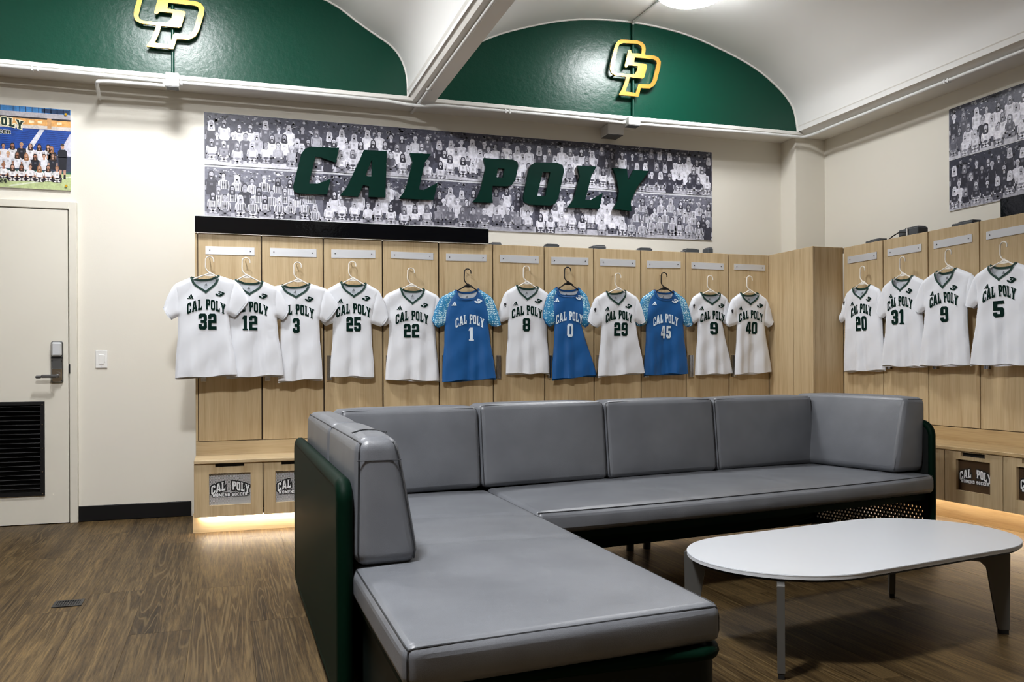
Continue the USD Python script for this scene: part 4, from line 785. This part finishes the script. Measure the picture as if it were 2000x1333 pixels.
def jersey(idx, J):
    num, kind, dd = J[0], J[1], J[2]
    right = kind == 'r'; blue = kind == 'b'
    place = on_right(RXL - dd) if right else on_back(BY - dd)
    fx = (lambda p: None if p is None else np.array([-p[0], p[1]])) if right else (lambda p: None if p is None else np.array(p, float))
    cl_, cr_, vv, oL, lL, oR, lR, hL, hR, hook = [fx(p) for p in J[3:13]]
    nb = J[13]; nx = sorted([(-nb[0] if right else nb[0]), (-nb[2] if right else nb[2])]); nz0, nz1 = min(nb[1], nb[3]), max(nb[1], nb[3])
    rng = np.random.default_rng(100 + idx)
    cx = (cl_[0] + cr_[0]) / 2; czz = (cl_[1] + cr_[1]) / 2
    if idx == 12: oL = np.array([max(oL[0], -5.690), oL[1]])
    mir = lambda p: None if p is None else np.array([2 * cx - p[0], p[1]])
    oL, oR = (oL if oL is not None else (mir(oR) if oR is not None else np.array([cx - .255, czz - .20]))), (oR if oR is not None else (mir(oL) if oL is not None else np.array([cx + .255, czz - .20])))
    lL, lR = (lL if lL is not None else (mir(lR) if lR is not None else oL + [.055, -.075])), (lR if lR is not None else (mir(lL) if lL is not None else oR + [-.055, -.075]))
    aL = np.array([max(hL[0] + .02, lL[0] + .035), lL[1] + .022]); aR = np.array([min(hR[0] - .02, lR[0] - .035), lR[1] + .022])
    sL = np.array([cl_[0] + .62 * (oL[0] - cl_[0]), cl_[1] - .27 * (cl_[1] - oL[1])]); sR = np.array([cr_[0] + .62 * (oR[0] - cr_[0]), cr_[1] - .27 * (cr_[1] - oR[1])])
    # silhouette (without the neck opening)
    def curve(*p, k=5): q = smooth_path([(a[0], 0, a[1]) for a in p], k); return [(a[0], a[2]) for a in q]
    hem = lambda dz: [(hL[0] + (hR[0] - hL[0]) * s, hL[1] + (hR[1] - hL[1]) * s + dz + .006 * math.sin(s * 9 + idx) * math.sin(math.pi * s)) for s in np.linspace(0, 1, 25)]
    mid = lambda a, b, s, off: (a[0] * (1 - s) + b[0] * s + off, a[1] * (1 - s) + b[1] * s)
    bodyL = [tuple(aL), mid(aL, hL, .35, .004), mid(aL, hL, .7, -.002)]; bodyR = [mid(aR, hR, .7, .002), mid(aR, hR, .35, -.004), tuple(aR)]
    topR = curve(cr_, (cr_ + (sR - cr_) * .55 + [0, .004]), sR, lerp(sR, oR, .55) + [.006, .004], oR, k=4); topL = curve(oL, lerp(sL, oL, .55) + [-.006, .004], sL, (cl_ + (sL - cl_) * .55 + [0, .004]), cl_, k=4)
    cuffR = [tuple(oR), tuple(lerp(oR, lR, .5) + [.006, -.008]), tuple(lR)]; cuffL = [tuple(lL), tuple(lerp(oL, lL, .5) + [-.006, -.008]), tuple(oL)]
    sil = Polygon(topL[:-1] + [tuple(cl_)] + topR + cuffR[1:] + bodyR[::-1] + hem(0)[::-1] + bodyL[::-1] + cuffL[:-1]).buffer(0)
    sil = max(polys(sil), key=lambda p: p.area)
    # neck opening
    if blue:
        nk = [tuple(cl_), tuple(lerp(cl_, vv, .5) + [-.018, -.024 + .0]), tuple(vv), tuple(lerp(cr_, vv, .5) + [.018, -.024]), tuple(cr_)]
        nk = curve(*[np.array(q_) for q_ in nk], k=6)
    else:
        nk = curve(cl_, lerp(cl_, vv, .42) + [-.014, -.008], vv + [-.006, .006], k=5) + [tuple(vv)] + curve(vv + [.006, .006], lerp(cr_, vv, .42) + [.014, -.008], cr_, k=5)
    opening = Polygon(nk + [(cr_[0], czz + .06), (cl_[0], czz + .06)]).buffer(0)
    sagp = np.array([cx, czz - .024]); bn = curve(cl_, lerp(cl_, sagp, .5) + [0, -.008], sagp, lerp(cr_, sagp, .5) + [0, -.008], cr_, k=5)
    back_open = Polygon(bn + [(cr_[0], czz + .06), (cl_[0], czz + .06)]).buffer(0)
    # sleeves: raglan from the collar (blue) or set in at the shoulder
    if blue:
        rl = curve(cl_ + [.012, -.012], lerp(cl_, aL, .30) + [-.014, .0], lerp(cl_, aL, .65) + [-.016, .0], aL, k=5); rr = curve(cr_ + [-.012, -.012], lerp(cr_, aR, .30) + [.014, .0], lerp(cr_, aR, .65) + [.016, .0], aR, k=5)
    else:
        rl = curve(sL + [.012, .02], lerp(sL, aL, .5) + [.016, 0], aL, k=5); rr = curve(sR + [-.012, .02], lerp(sR, aR, .5) + [-.016, 0], aR, k=5)
    SL = Polygon(rl + [(aL[0], aL[1] - .2), (aL[0] - .6, aL[1] - .2), (aL[0] - .6, czz + .3), (rl[0][0], czz + .3)]).buffer(0); SR = Polygon(rr + [(aR[0], aR[1] - .2), (aR[0] + .6, aR[1] - .2), (aR[0] + .6, czz + .3), (rr[0][0], czz + .3)]).buffer(0)
    cutL = Polygon([(aL[0] - .6, aL[1] + .002), (aL[0] + .001, aL[1] + .002), (aL[0] + .001, -1), (aL[0] - .6, -1)]); 
    lowL = LineString([aL, lL]); lowR = LineString([aR, lR])
    sleeveL = sil.intersection(SL).difference(Polygon([tuple(aL), (lL[0], lL[1] - .0), (lL[0] - .02, lL[1] - .8), (aL[0], aL[1] - .8)]).buffer(0)); sleeveR = sil.intersection(SR).difference(Polygon([tuple(aR), (lR[0], lR[1]), (lR[0] + .02, lR[1] - .8), (aR[0], aR[1] - .8)]).buffer(0))
    big = lambda g: max(polys(g), key=lambda p: p.area)
    sleeveL, sleeveR = big(sleeveL), big(sleeveR)
    body = big(sil.difference(sleeveL.buffer(1e-4)).difference(sleeveR.buffer(1e-4)))
    front = big(body.difference(opening)); sleeveL, sleeveR = big(sleeveL.difference(opening)), big(sleeveR.difference(opening))
    bnd = shapely.MultiLineString([topL, topR, bodyL + [tuple(hL)], [tuple(hR)] + bodyR, [tuple(aL), tuple(lL)], [tuple(aR), tuple(lR)]]); seam = unary_union([LineString(rl), LineString(rr)])
    ph = rng.uniform(0, 6.28, 6); pleat = cx + rng.normal(0, .02); wd = (hR[0] - hL[0]); zh = (hL[1] + hR[1]) / 2
    folds = [(pleat + rng.normal(0, .01), .030, .016 * rng.choice([-1, -1, 1])), (pleat - wd * .27 + rng.normal(0, .02), .035, .012), (pleat + wd * .27 + rng.normal(0, .02), .035, .011), (pleat - wd * .13 + rng.normal(0, .02), .026, -.008), (pleat + wd * .14 + rng.normal(0, .02), .028, -.008)]
    def F(p):
        x, z = p[:, 0], p[:, 1]; P_ = shapely.points(x, z)
        d = shapely.distance(bnd, P_); ds = shapely.distance(seam, P_)
        s = np.clip((czz - .02 - z) / (czz - zh), 0, 1)
        w = .017 * (1 - np.exp(-d / .010)) + .008 * np.exp(-((x - cx) / .16) ** 2) * np.clip(1.2 - s, 0, 1)
        inside = (1 - np.exp(-d / .035)); fo = np.zeros(len(x))
        for xc, wd_, am in folds: fo += 1.35 * am * np.exp(-(((x - xc) - .05 * (s - .5) * (xc - cx)) / wd_) ** 2) * np.clip((s - .12) * 1.25, 0, 1) ** 1.2
        dxx = np.abs(x - cx)
        fo += .0035 * np.sin((z * 26 + dxx * 34) + ph[0]) * np.exp(-((dxx - .12) / .07) ** 2) * np.exp(-((z - (czz - .16)) / .12) ** 2)
        fo += .0022 * np.sin(x * 55 + z * 9 + ph[1]) * s + .0018 * np.sin(z * 30 - x * 25 + ph[2])
        return np.maximum(w + inside * fo - .005 * np.exp(-(ds / .007) ** 2) * inside, np.minimum(.004, d))
    loc = place(np.array([[(hL[0] + hR[0]) / 2, zh, 0.0]]))[0]
    t = thing('jersey', jlabels[idx][0], 'jersey', tuple(loc), 'blue goalkeeper jerseys' if blue else ('white jerseys on the right lockers' if right else 'white jerseys on the back lockers'))
    kb, ks, kc = ('knit_blue', 'knit_dots', 'collar_blue') if blue else ('knit_white', 'knit_white', 'collar_green')
    def sheet(poly, h, fn):
        v, tr = tri2d(poly, h); return trimesh.Trimesh(place(np.column_stack([v, fn(v)])), tr, process=False)
    obj('front_panel', sheet(front, .011, F), kb, t, smooth=True)
    bk = big(Polygon(topL[:-1] + [tuple(cl_)] + topR + cuffR[1:] + bodyR[::-1] + [(x, z - .008 - .006 * math.sin((x - hL[0]) * 22 + idx)) for x, z in hem(0)[::-1]] + bodyL[::-1] + cuffL[:-1]).buffer(0).difference(back_open))
    obj('back_panel', sheet(bk, .02, lambda p: -.004 - .010 * (1 - np.exp(-shapely.distance(bnd, shapely.points(p[:, 0], p[:, 1])) / .03)) * np.clip((czz - .10 - p[:, 1]) / .1, 0, 1)), 'knit_inside' if not blue else 'knit_inside', t, smooth=True) if False else obj('back_panel', sheet(bk, .02, lambda p: -.003 + 0 * p[:, 0]), kb, t, smooth=True)
    inner = opening.intersection(bk)
    if not inner.is_empty: obj('inner_back', flat(shapely.segmentize(inner.buffer(-.001), .02), place, -.0012), 'knit_inside', t, label='pale inside of the back seen through the neck')
    for s_, c_ in ((sleeveL, (oL, lL)), (sleeveR, (oR, lR))): 
        sp = obj('sleeve', sheet(s_, .011, F), ks, t, smooth=True)
        ln = LineString([lerp(*c_, -.02), lerp(*c_, .5), lerp(*c_, 1.0)]).buffer(.0055, cap_style=2).intersection(s_.buffer(.001))
        if not ln.is_empty: obj('cuff', flat(shapely.segmentize(ln, .01), place, lambda v: F(v) + .0012), kc if blue else 'knit_inside', sp)
    off = lambda e: (lambda v: F(v) + e)
    band = LineString(nk).buffer(.0068 if not blue else .008, cap_style=2, join_style=2)
    obj('collar', cat_([flat(shapely.segmentize(band, .008), place, lambda v: np.maximum(F(v), .006) + .0025), flat(shapely.segmentize(LineString(bn).buffer(.0068, cap_style=2), .008), place, lambda v: np.full(len(v), .0015))]), kc, t)
    # neck label, lettering, number and marks
    lx, lz = cx + rng.normal(0, .004), czz - .060
    bars = lambda s: unary_union([Polygon([(-.5 + k * .36, 0), (-.24 + k * .36, 0), (-.46 + k * .36 + .02 - .0, .32 + k * .34), (-.66 + k * .36 + .0, .22 + k * .34)]) for k in range(3)])
    tri = unary_union([Polygon([(-.62, 0), (-.36, 0), (-.46, .26), (-.62, .16)]), Polygon([(-.25, 0), (.02, 0), (-.18, .62), (-.44, .42)]), Polygon([(.13, 0), (.42, 0), (.08, .98), (-.20, .72)])])
    obj('neck_label', flat(unary_union([affinity.translate(affinity.scale(tri, .018, .018, origin=(0, 0)), lx, lz)] + [sbox(lx - .012 + i * .007, lz - .008 - k * .007, lx - .009 + i * .007, lz - .005 - k * .007) for i in range(4) for k in range(2)]), place, .0008), 'label_grey', t)
    ink, numink = ('print_light', 'print_light') if blue else ('print_green', 'print_green')
    ncx, nh = (nx[0] + nx[1]) / 2, nz1 - nz0
    tx = cx * .45 + ncx * .55
    tw = .215 if blue else .238
    tw = .222 if (not blue and idx in (8, 10, 11, 12)) else tw
    T_ = affinity.translate(text2d('CAL POLY', .068, tw, .034, gap=.10), tx, nz1 + .026)
    T_ = shapely.transform(T_, lambda q_: np.column_stack([q_[:, 0], q_[:, 1]]))
    obj('lettering', flat2(T_, place, off(.003)), ink, t, label='arched team lettering across the chest')
    N_ = affinity.translate(text2d(num, nh, nx[1] - nx[0], 0, gap=.10), ncx, nz0)
    obj('number', flat2(N_, place, off(.003)), numink, t, label='large block number on the chest')
    obj('maker_mark', flat2(shapely.segmentize(affinity.translate(affinity.scale(tri, .036, .032, origin=(0, 0)), vv[0] - .090, vv[1] - .046), .008), place, off(.003)), ink, t)
    g3_, _ = glyph('3'); g3_ = affinity.rotate(affinity.skew(affinity.scale(g3_, .040 / .62, .036, origin=(0, 0)), 28), -24, origin=(0, 0))
    obj('conference_mark', flat2(shapely.segmentize(affinity.translate(g3_, vv[0] + .062, vv[1] - .018), .008), place, off(.003)), ink, t)
    if idx in (6, 8, 10, 11, 12):
        pz = lerp(sL, aL, .42); obj('sleeve_patch', flat(shapely.segmentize(affinity.translate(affinity.scale(Polygon([(-.6, .7), (.5, 1), (.7, .2), (.2, -.2), (.5, -.9), (-.2, -.7), (-.5, 0)]), .014, .018, origin=(0, 0)), lerp(sL, oL, .45)[0] + .022, lerp(sL, oL, .5)[1]), .008), place, off(.003)), 'print_black', t)
    # hanger: hook, and the two arms that run into the shoulders
    hx, hz = hook; w = .014
    hg = thing('hanger', jlabels[idx][1], 'hanger', tuple(place(np.array([[hx, hz - .11, w]]))[0]), ('black' if blue else 'white') + ' plastic hangers')
    mm = 'hanger_black' if blue else 'hanger_white'
    bz = max(hz - .118, czz + .018); R_ = .0245
    pth = [(hx + .004, bz, w), (hx - .010, bz + .014, w), (hx - R_, bz + .036, w), (hx - R_, hz - R_ - .012, w)] + [(hx - R_ * math.cos(a), hz - R_ + R_ * math.sin(a), w) for a in np.linspace(.25, math.pi * .93, 9)] + [(hx + R_ * 1.02, hz - R_ - .010, w)]
    obj('hook', tube(place(smooth_path(pth, 3)), .0042, 8), mm, hg, smooth=40)
    ends = [lerp(cl_, sL, .34) + [0, -.016], lerp(cr_, sR, .34) + [0, -.016]]
    arms = [tube(place(smooth_path([(hx + .004, bz + .002, w), (lerp((hx, bz), e, .45)[0], lerp((hx, bz), e, .45)[1] + .003, w * .9), (e[0], e[1], w * .8)], 5)), .0044, 8) for e in ends]
    web = Polygon([(hx - .040, bz - .014), (hx + .004, bz + .012), (hx + .048, bz - .014), (hx + .003, bz - .018)])
    obj('arms', cat_(arms + [extrude(web, .004, place, w - .002)]), mm, hg, smooth=30)
for i, j in enumerate(jerseys): jersey(i, j)

# ------------------------------------------------------------------ the sectional sofa
def cushion(c8, r, puff=(0, 0, 0, 0, 0, 0), fine=.035):
    """rounded upholstery block on 8 corners (4 below, 4 above, counter-clockwise from the front left); puff: left, right, front, rear, bottom, top"""
    c = np.array(c8, float); q = []
    for i in range(8):
        a, lv = i % 4, i // 4 * 4
        p, n1, n2, ot = c[i], c[lv + (a + 1) % 4], c[lv + (a + 3) % 4], c[(i + 4) % 8]
        u = lambda b: (b - p) / np.linalg.norm(b - p)
        q.append(p + r * (u(n1) + u(n2) + u(ot)))
    s = T(Manifold.sphere(r, 20))
    M = Manifold.hull_points(np.vstack([np.array(s.vertices) + p for p in q])).refine_to_length(fine)
    v = np.array(M.to_mesh().vert_properties[:, :3], float); fcs = np.array(M.to_mesh().tri_verts)
    cen = c.mean(0)
    def pl(i, j, k):
        n = np.cross(c[j] - c[i], c[k] - c[i]); n /= np.linalg.norm(n)
        if n @ (cen - c[i]) > 0: n = -n
        return n, (v - c[i]) @ n
    F6 = [pl(0, 3, 4), pl(1, 2, 5), pl(0, 1, 4), pl(3, 2, 7), pl(0, 1, 2), pl(4, 5, 6)]
    tt = [F6[2 * k][1] / (F6[2 * k][1] + F6[2 * k + 1][1]) for k in range(3)]
    bub = [1 - np.clip(np.abs(2 * t_ - 1), 0, 1) ** 3.5 for t_ in tt]
    out = v.copy()
    for k in range(3):
        o = [m for m in range(3) if m != k]; bb_ = bub[o[0]] * bub[o[1]]
        for side in (0, 1):
            wgt = np.clip(((1 - tt[k]) if side == 0 else tt[k]) * 2 - 1, 0, 1) ** 2
            out += F6[2 * k + side][0] * (puff[2 * k + side] * bb_ * wgt)[:, None]
    return trimesh.Trimesh(out, fcs, process=False)
def quad(fl_, fr_, rr_, rl_, z0, z1, top=None):
    b = [(*p, z0) for p in (fl_, fr_, rr_, rl_)]; tp = [(*p, z1) for p in (top or (fl_, fr_, rr_, rl_))]
    return b + tp
def seam_loop(c8, ids, r, k=.27, rad=.0028):
    c = np.array(c8, float); P = []
    def nb(i): return ((i // 4) * 4 + (i % 4 + 1) % 4, (i // 4) * 4 + (i % 4 + 3) % 4, (i + 4) % 8)
    un = lambda i, j: (c[j] - c[i]) / np.linalg.norm(c[j] - c[i])
    corner = lambda i: c[i] + sum(un(i, j) for j in nb(i)) * r * .40
    def along(i, j): return c[i] + un(i, j) * r * 1.1 + sum(un(i, m) for m in nb(i) if m != j) * r * k
    P.append(corner(ids[0]))
    for a, b in zip(ids[:-1], ids[1:]):
        p, q_ = along(a, b), along(b, a)
        P += [p + (q_ - p) * s for s in np.linspace(0, 1, 9)] + [corner(b)]
    return tube(np.array(P), rad, 6)
A5 = math.radians(9.0); UU, VV = np.array([math.cos(A5), math.sin(A5)]), np.array([math.sin(A5), -math.cos(A5)])
SO = np.array([.315, 4.32])
def S(s, t): return tuple(SO + s * UU + t * VV)

ch = so = thing('sectional_sofa', 'large L-shaped grey leather sectional sofa with chaise and dark green side shells', 'sofa', (1.6, 3.4, 0))
# side shell: a thick green leather panel with a rolled rim
shell = Polygon([(2.70, .035), (4.40, .035), (4.40, .70), (2.70, .70)]).buffer(-.05).buffer(.05)
obj('side_shell', extrude(shell, .046, lambda q_: np.stack([.318 + q_[:, 2], q_[:, 0], q_[:, 1]], 1)), 'green_leather', ch)
rim = np.array(shell.exterior.coords); rim = rim[rim[:, 1] > .04]
sp = np.array([(.341, y, z) for y, z in shapely.segmentize(shell.buffer(-.004).exterior, .05).coords])
obj('shell_rim', tube(sp, .026, 10), 'green_leather', ch, smooth=60)
for y in (2.78, 4.33): obj('foot', cyl((.345, y, 0), (.345, y, .034), .016, 12), 'rubber', ch, smooth=40)
base = sbox(.40, 1.985, 1.205, 4.30).buffer(-.06).buffer(.06)
obj('base', extrude(base, .285, lambda q_: np.stack([q_[:, 0], q_[:, 1], .05 + q_[:, 2]], 1)), 'green_dark', ch, smooth=30)
obj('base_rail', tube(np.array([(x, y, .325) for x, y in shapely.segmentize(base.exterior, .05).coords]), .018, 8), 'green_leather', ch, smooth=60)
for x, y in ((.46, 2.05), (1.15, 2.05), (1.15, 4.2)): obj('foot', cyl((x, y, 0), (x, y, .052), .02, 12), 'rubber', ch, smooth=40)
# three seat sections in one long pad, shallow creases between them
def seat_mesh(fl_, fr_, rr_, rl_, z0, z1, creases, r=.030, top=.012, bow=.010):
    c8 = quad(fl_, fr_, rr_, rl_, z0, z1); m = cushion(c8, r, (.004, .004, bow, .0, 0, top), .03)
    v = np.array(m.vertices)
    for p0, p1, dep in creases:
        p0, p1 = np.array(p0), np.array(p1); n = np.array([-(p1 - p0)[1], (p1 - p0)[0]]); n /= np.linalg.norm(n)
        d = (v[:, :2] - p0) @ n; upw = np.clip((v[:, 2] - (z1 - .03)) / .03, 0, 1)
        v[:, 2] -= dep * np.exp(-(d / .022) ** 2) * upw
    return trimesh.Trimesh(v, m.faces, process=False), c8
m, c8 = seat_mesh((.368, 1.905), (1.215, 1.995), (1.238, 4.22), (.375, 4.30), .342, .446, [((.37, 2.98), (1.24, 2.93), .006), ((.37, 3.50), (1.24, 3.42), .007)])
st_ = obj('seat_cushion', m, 'leather', ch, smooth=45)
obj('seam', seam_loop(c8, (7, 4, 5, 6), .030, .26, .0026), 'seam', st_)
for a, b in ((4, 0), (5, 1)): obj('seam', seam_loop(c8, (a, b), .030, .25, .002), 'seam', st_)
def arm_wedge(y0, y1):
    return [(.368, y0, .452), (.570, y0, .452), (.570, y1, .452), (.368, y1, .452), (.375, y0 + .006, .842), (.502, y0 + .006, .842), (.502, y1 - .002, .842), (.375, y1 - .002, .842)]
for y0, y1 in ((2.675, 3.425), (3.432, 4.36)):
    c8 = arm_wedge(y0, y1); cu_ = obj('arm_cushion', cushion(c8, .040, (.004, .012, .0, .0, 0, .012)), 'leather', ch, smooth=45)
    obj('seam', seam_loop(c8, (0, 4, 7), .040, .25), 'seam', cu_); obj('seam', seam_loop(c8, (1, 5, 6), .040, .22), 'seam', cu_)
    if y0 < 3:
        zt = .775; obj('seam', tube(np.array([(.374 + .140 * s, y0 + .0045, zt) for s in np.linspace(.02, .98, 9)]), .0018, 6), 'seam', cu_)
        obj('seam', tube(np.array([(.385 + .11 * s, y0 + .17 + .035 * math.sin(math.pi * s), .8485 + .0075 * math.sin(math.pi * s)) for s in np.linspace(0, 1, 9)]), .0024, 6), 'seam', cu_)

obj('back_shell', extrude(Polygon([S(.06, -.005), S(3.405, -.005), S(3.405, .03), S(.06, .03)]), .66, lambda q_: np.stack([q_[:, 0], q_[:, 1], .035 + q_[:, 2]], 1)), 'green_leather', so)
# right side shell, perforated below the seat
rs = Polygon([(-.005, .012), (.882, .012), (.882, .735), (-.005, .735)]).buffer(-.07).buffer(.07, 10).union(sbox(-.005, .012, .882, .2))
holes = [Point(.05 + i * .0262 + (.0131 if j % 2 else 0), .085 + j * .0205).buffer(.0082, 2) for j in range(9) for i in range(30)]
rs = rs.difference(unary_union(holes))
place_r = lambda q_: np.column_stack([(SO + np.outer(3.340 + q_[:, 2], UU) + np.outer(q_[:, 0], VV)), q_[:, 1]])
obj('side_shell', extrude(rs, .012, place_r), 'dark_metal', so)
rb = np.array(shapely.segmentize(LineString([(.878, .014), (.878, .665)] + [(.808 + .07 * math.cos(a_), .658 + .07 * math.sin(a_)) for a_ in np.linspace(.1, 1.5, 7)] + [(.79, .728), (.0, .728)]), .04).coords)
obj('shell_rim', tube(place_r(np.column_stack([rb, np.full(len(rb), .014)])), .020, 8), 'green_leather', so, smooth=60)
FR = S(3.322, .925)
m, c8 = seat_mesh((1.238, 3.485), FR, S(3.322, .06), (1.245, 4.27), .342, .447, [(S(1.60, 1.1), S(1.66, .1), .0045), (S(2.35, 1.1), S(2.35, .1), .0045)], .030, .014, .055)
st_ = obj('seat_cushion', m, 'leather', so, smooth=45)
c_ = np.array(c8); q0, q1 = c_[4] + [.01, .012, -.008], c_[5] + [-.01, .012, -.008]
nf = np.array([VV[0], VV[1], 0]); sq = np.linspace(0, 1, 25)
obj('seam', tube(np.array([q0 + (q1 - q0) * u + nf * .052 * (1 - abs(2 * u - 1) ** 3.5) * .62 for u in sq]), .0026, 6), 'seam', st_)
obj('front_rail', extrude(Polygon([(1.25, 3.54), S(3.325, .86), S(3.325, .82), (1.25, 3.58)]), .042, lambda q_: np.stack([q_[:, 0], q_[:, 1], .299 + q_[:, 2]], 1)), 'green_leather', so)
obj('under_frame', extrude(Polygon([(1.25, 3.59), S(3.325, .81), S(3.325, .04), (1.25, 4.43)]), .03, lambda q_: np.stack([q_[:, 0], q_[:, 1], .305 + q_[:, 2]], 1)), 'dark_metal', so)
for x, y in (S(1.905, .02), S(2.022, .02), S(3.35, .80), S(3.35, .06)): obj('foot', cyl((x, y, 0), (x, y, .036), .022, 12), 'rubber', so, smooth=40)
edges = [.16, .874, 1.621, 2.369, 3.145]
for i in range(4):
    a, b = edges[i] + .003, edges[i + 1] - .003; zt = .862 + (.006 if i else -.004)
    c8 = [(*S(a, .240), .452), (*S(b, .240), .452), (*S(b, .032), .452), (*S(a, .032), .452), (*S(a, .200), zt), (*S(b, .200), zt), (*S(b, .045), zt), (*S(a, .045), zt)]
    cu_ = obj('back_cushion', cushion(c8, .030, (.003, .003, .024, .004, 0, .008)), 'leather', so, smooth=45)
    obj('seam', seam_loop(c8, (0, 4, 5, 1), .030, .25, .0026), 'seam', cu_)
c8 = [(*S(3.118, .82), .456), (*S(3.354, .83), .456), (*S(3.354, .035), .456), (*S(3.06, .035), .456), (*S(3.215, .82), .870), (*S(3.372, .83), .870), (*S(3.354, .035), .876), (*S(3.16, .035), .876)]
cu_ = obj('arm_cushion', cushion(c8, .034, (.016, .003, .012, .003, 0, .010)), 'leather', so, smooth=45)
obj('seam', seam_loop(c8, (0, 4, 7), .034, .25, .0024), 'seam', cu_); obj('seam', seam_loop(c8, (4, 5), .034, .25, .002), 'seam', cu_)

# ------------------------------------------------------------------ coffee table
A11 = math.radians(10.5); tu, tv = np.array([math.cos(A11), math.sin(A11)]), np.array([-math.sin(A11), math.cos(A11)])
TC = np.array([2.412, 2.942])
ct = thing('coffee_table', 'white oblong coffee table with rounded ends and grey blade legs', 'coffee table', (*TC, 0))
L2, W2, ZT = .765, .368, .345
def tp(q_, z): return np.column_stack([TC + np.outer(q_[:, 0], tu) + np.outer(q_[:, 1], tv), z])
nn = np.linspace(0, 2 * np.pi, 97)[:-1]
ex = 2.7
ol = np.column_stack([np.sign(np.cos(nn)) * (L2 - W2) * np.clip(np.abs(np.cos(nn)) * 2.2, 0, 1) + W2 * np.sign(np.cos(nn)) * np.abs(np.cos(nn)) ** (2 / ex) , W2 * np.sign(np.sin(nn)) * np.abs(np.sin(nn)) ** (2 / ex)])
stad = LineString([(-(L2 - W2 * .96), 0), (L2 - W2 * .96, 0)]).buffer(W2 * .96, 24).buffer(W2 * .04)
stad = LineString([(-(L2 - W2), 0), (L2 - W2, 0)]).buffer(W2, 24)
def slab(g, z0, z1): return extrude(g, z1 - z0, lambda q_: tp(q_, z0 + q_[:, 2]))
obj('table_top', cat_([slab(stad.buffer(-.0015), ZT - .0015, ZT), slab(stad, ZT - .004, ZT - .0015)]), 'table_white', ct)
obj('top_edge', slab(stad.buffer(-.0008), ZT - .016, ZT - .004), 'table_edge', ct)
obj('underside', slab(stad.buffer(-.012), ZT - .026, ZT - .016), 'black_matte', ct)
for (u_, v_) in ((-.69 + .0, -.265), (.435, -.33), (.525, .255), (-.61, .30)):
    e = np.array([u_, v_]); dn = np.sign(e) * .7071; L = .0; zz0 = ZT - .027
    # blade: an arm under the top that bends down into a tapering leg (profile in the plane through the table's centre)
    prof = Polygon([(L - .30, zz0), (L - .30, zz0 - .018), (L - .085, zz0 - .038), (L - .060, zz0 - .062), (L - .022, .018), (L + .018, .018), (L + .022, zz0)]).buffer(-.004).buffer(.004)
    pl_ = lambda q_, dn=dn, e=e: tp(np.column_stack([e[0] + q_[:, 0] * dn[0] - (q_[:, 2] - .0125) * dn[1], e[1] + q_[:, 0] * dn[1] + (q_[:, 2] - .0125) * dn[0]]), q_[:, 1])
    lg = obj('leg', extrude(prof, .025, pl_), 'table_grey', ct)
    obj('foot_pad', extrude(sbox(L - .020, 0, L + .016, .0175), .021, lambda q_, f_=pl_: f_(q_ + [0, 0, .002])), 'rubber', lg)

# ------------------------------------------------------------------ floor register
fv = thing('floor_register', 'small black metal air register set in the plank floor at the left', 'vent', (-.677, 4.389, 0))
V0, V1 = (-.738, 4.333), (-.616, 4.447)
obj('register_frame', extrude(Polygon([V0, (V1[0], V0[1]), V1, (V0[0], V1[1])], [[(V0[0] + .014, V0[1] + .014), (V1[0] - .014, V0[1] + .014), (V1[0] - .014, V1[1] - .014), (V0[0] + .014, V1[1] - .014)]]), .004, lambda q_: np.stack([q_[:, 0], q_[:, 1], .0002 + q_[:, 2]], 1)), 'louver_black', fv)
obj('register_well', box((V0[0] + .012, V0[1] + .012, .0001), (V1[0] - .012, V1[1] - .012, .0008)), 'black_matte', fv)
for i in range(9):
    x = V0[0] + .019 + i * .0105
    obj('register_bar', box((x - .0022, V0[1] + .012, .0009), (x + .0022, V1[1] - .012, .0038)), 'louver_black', fv)
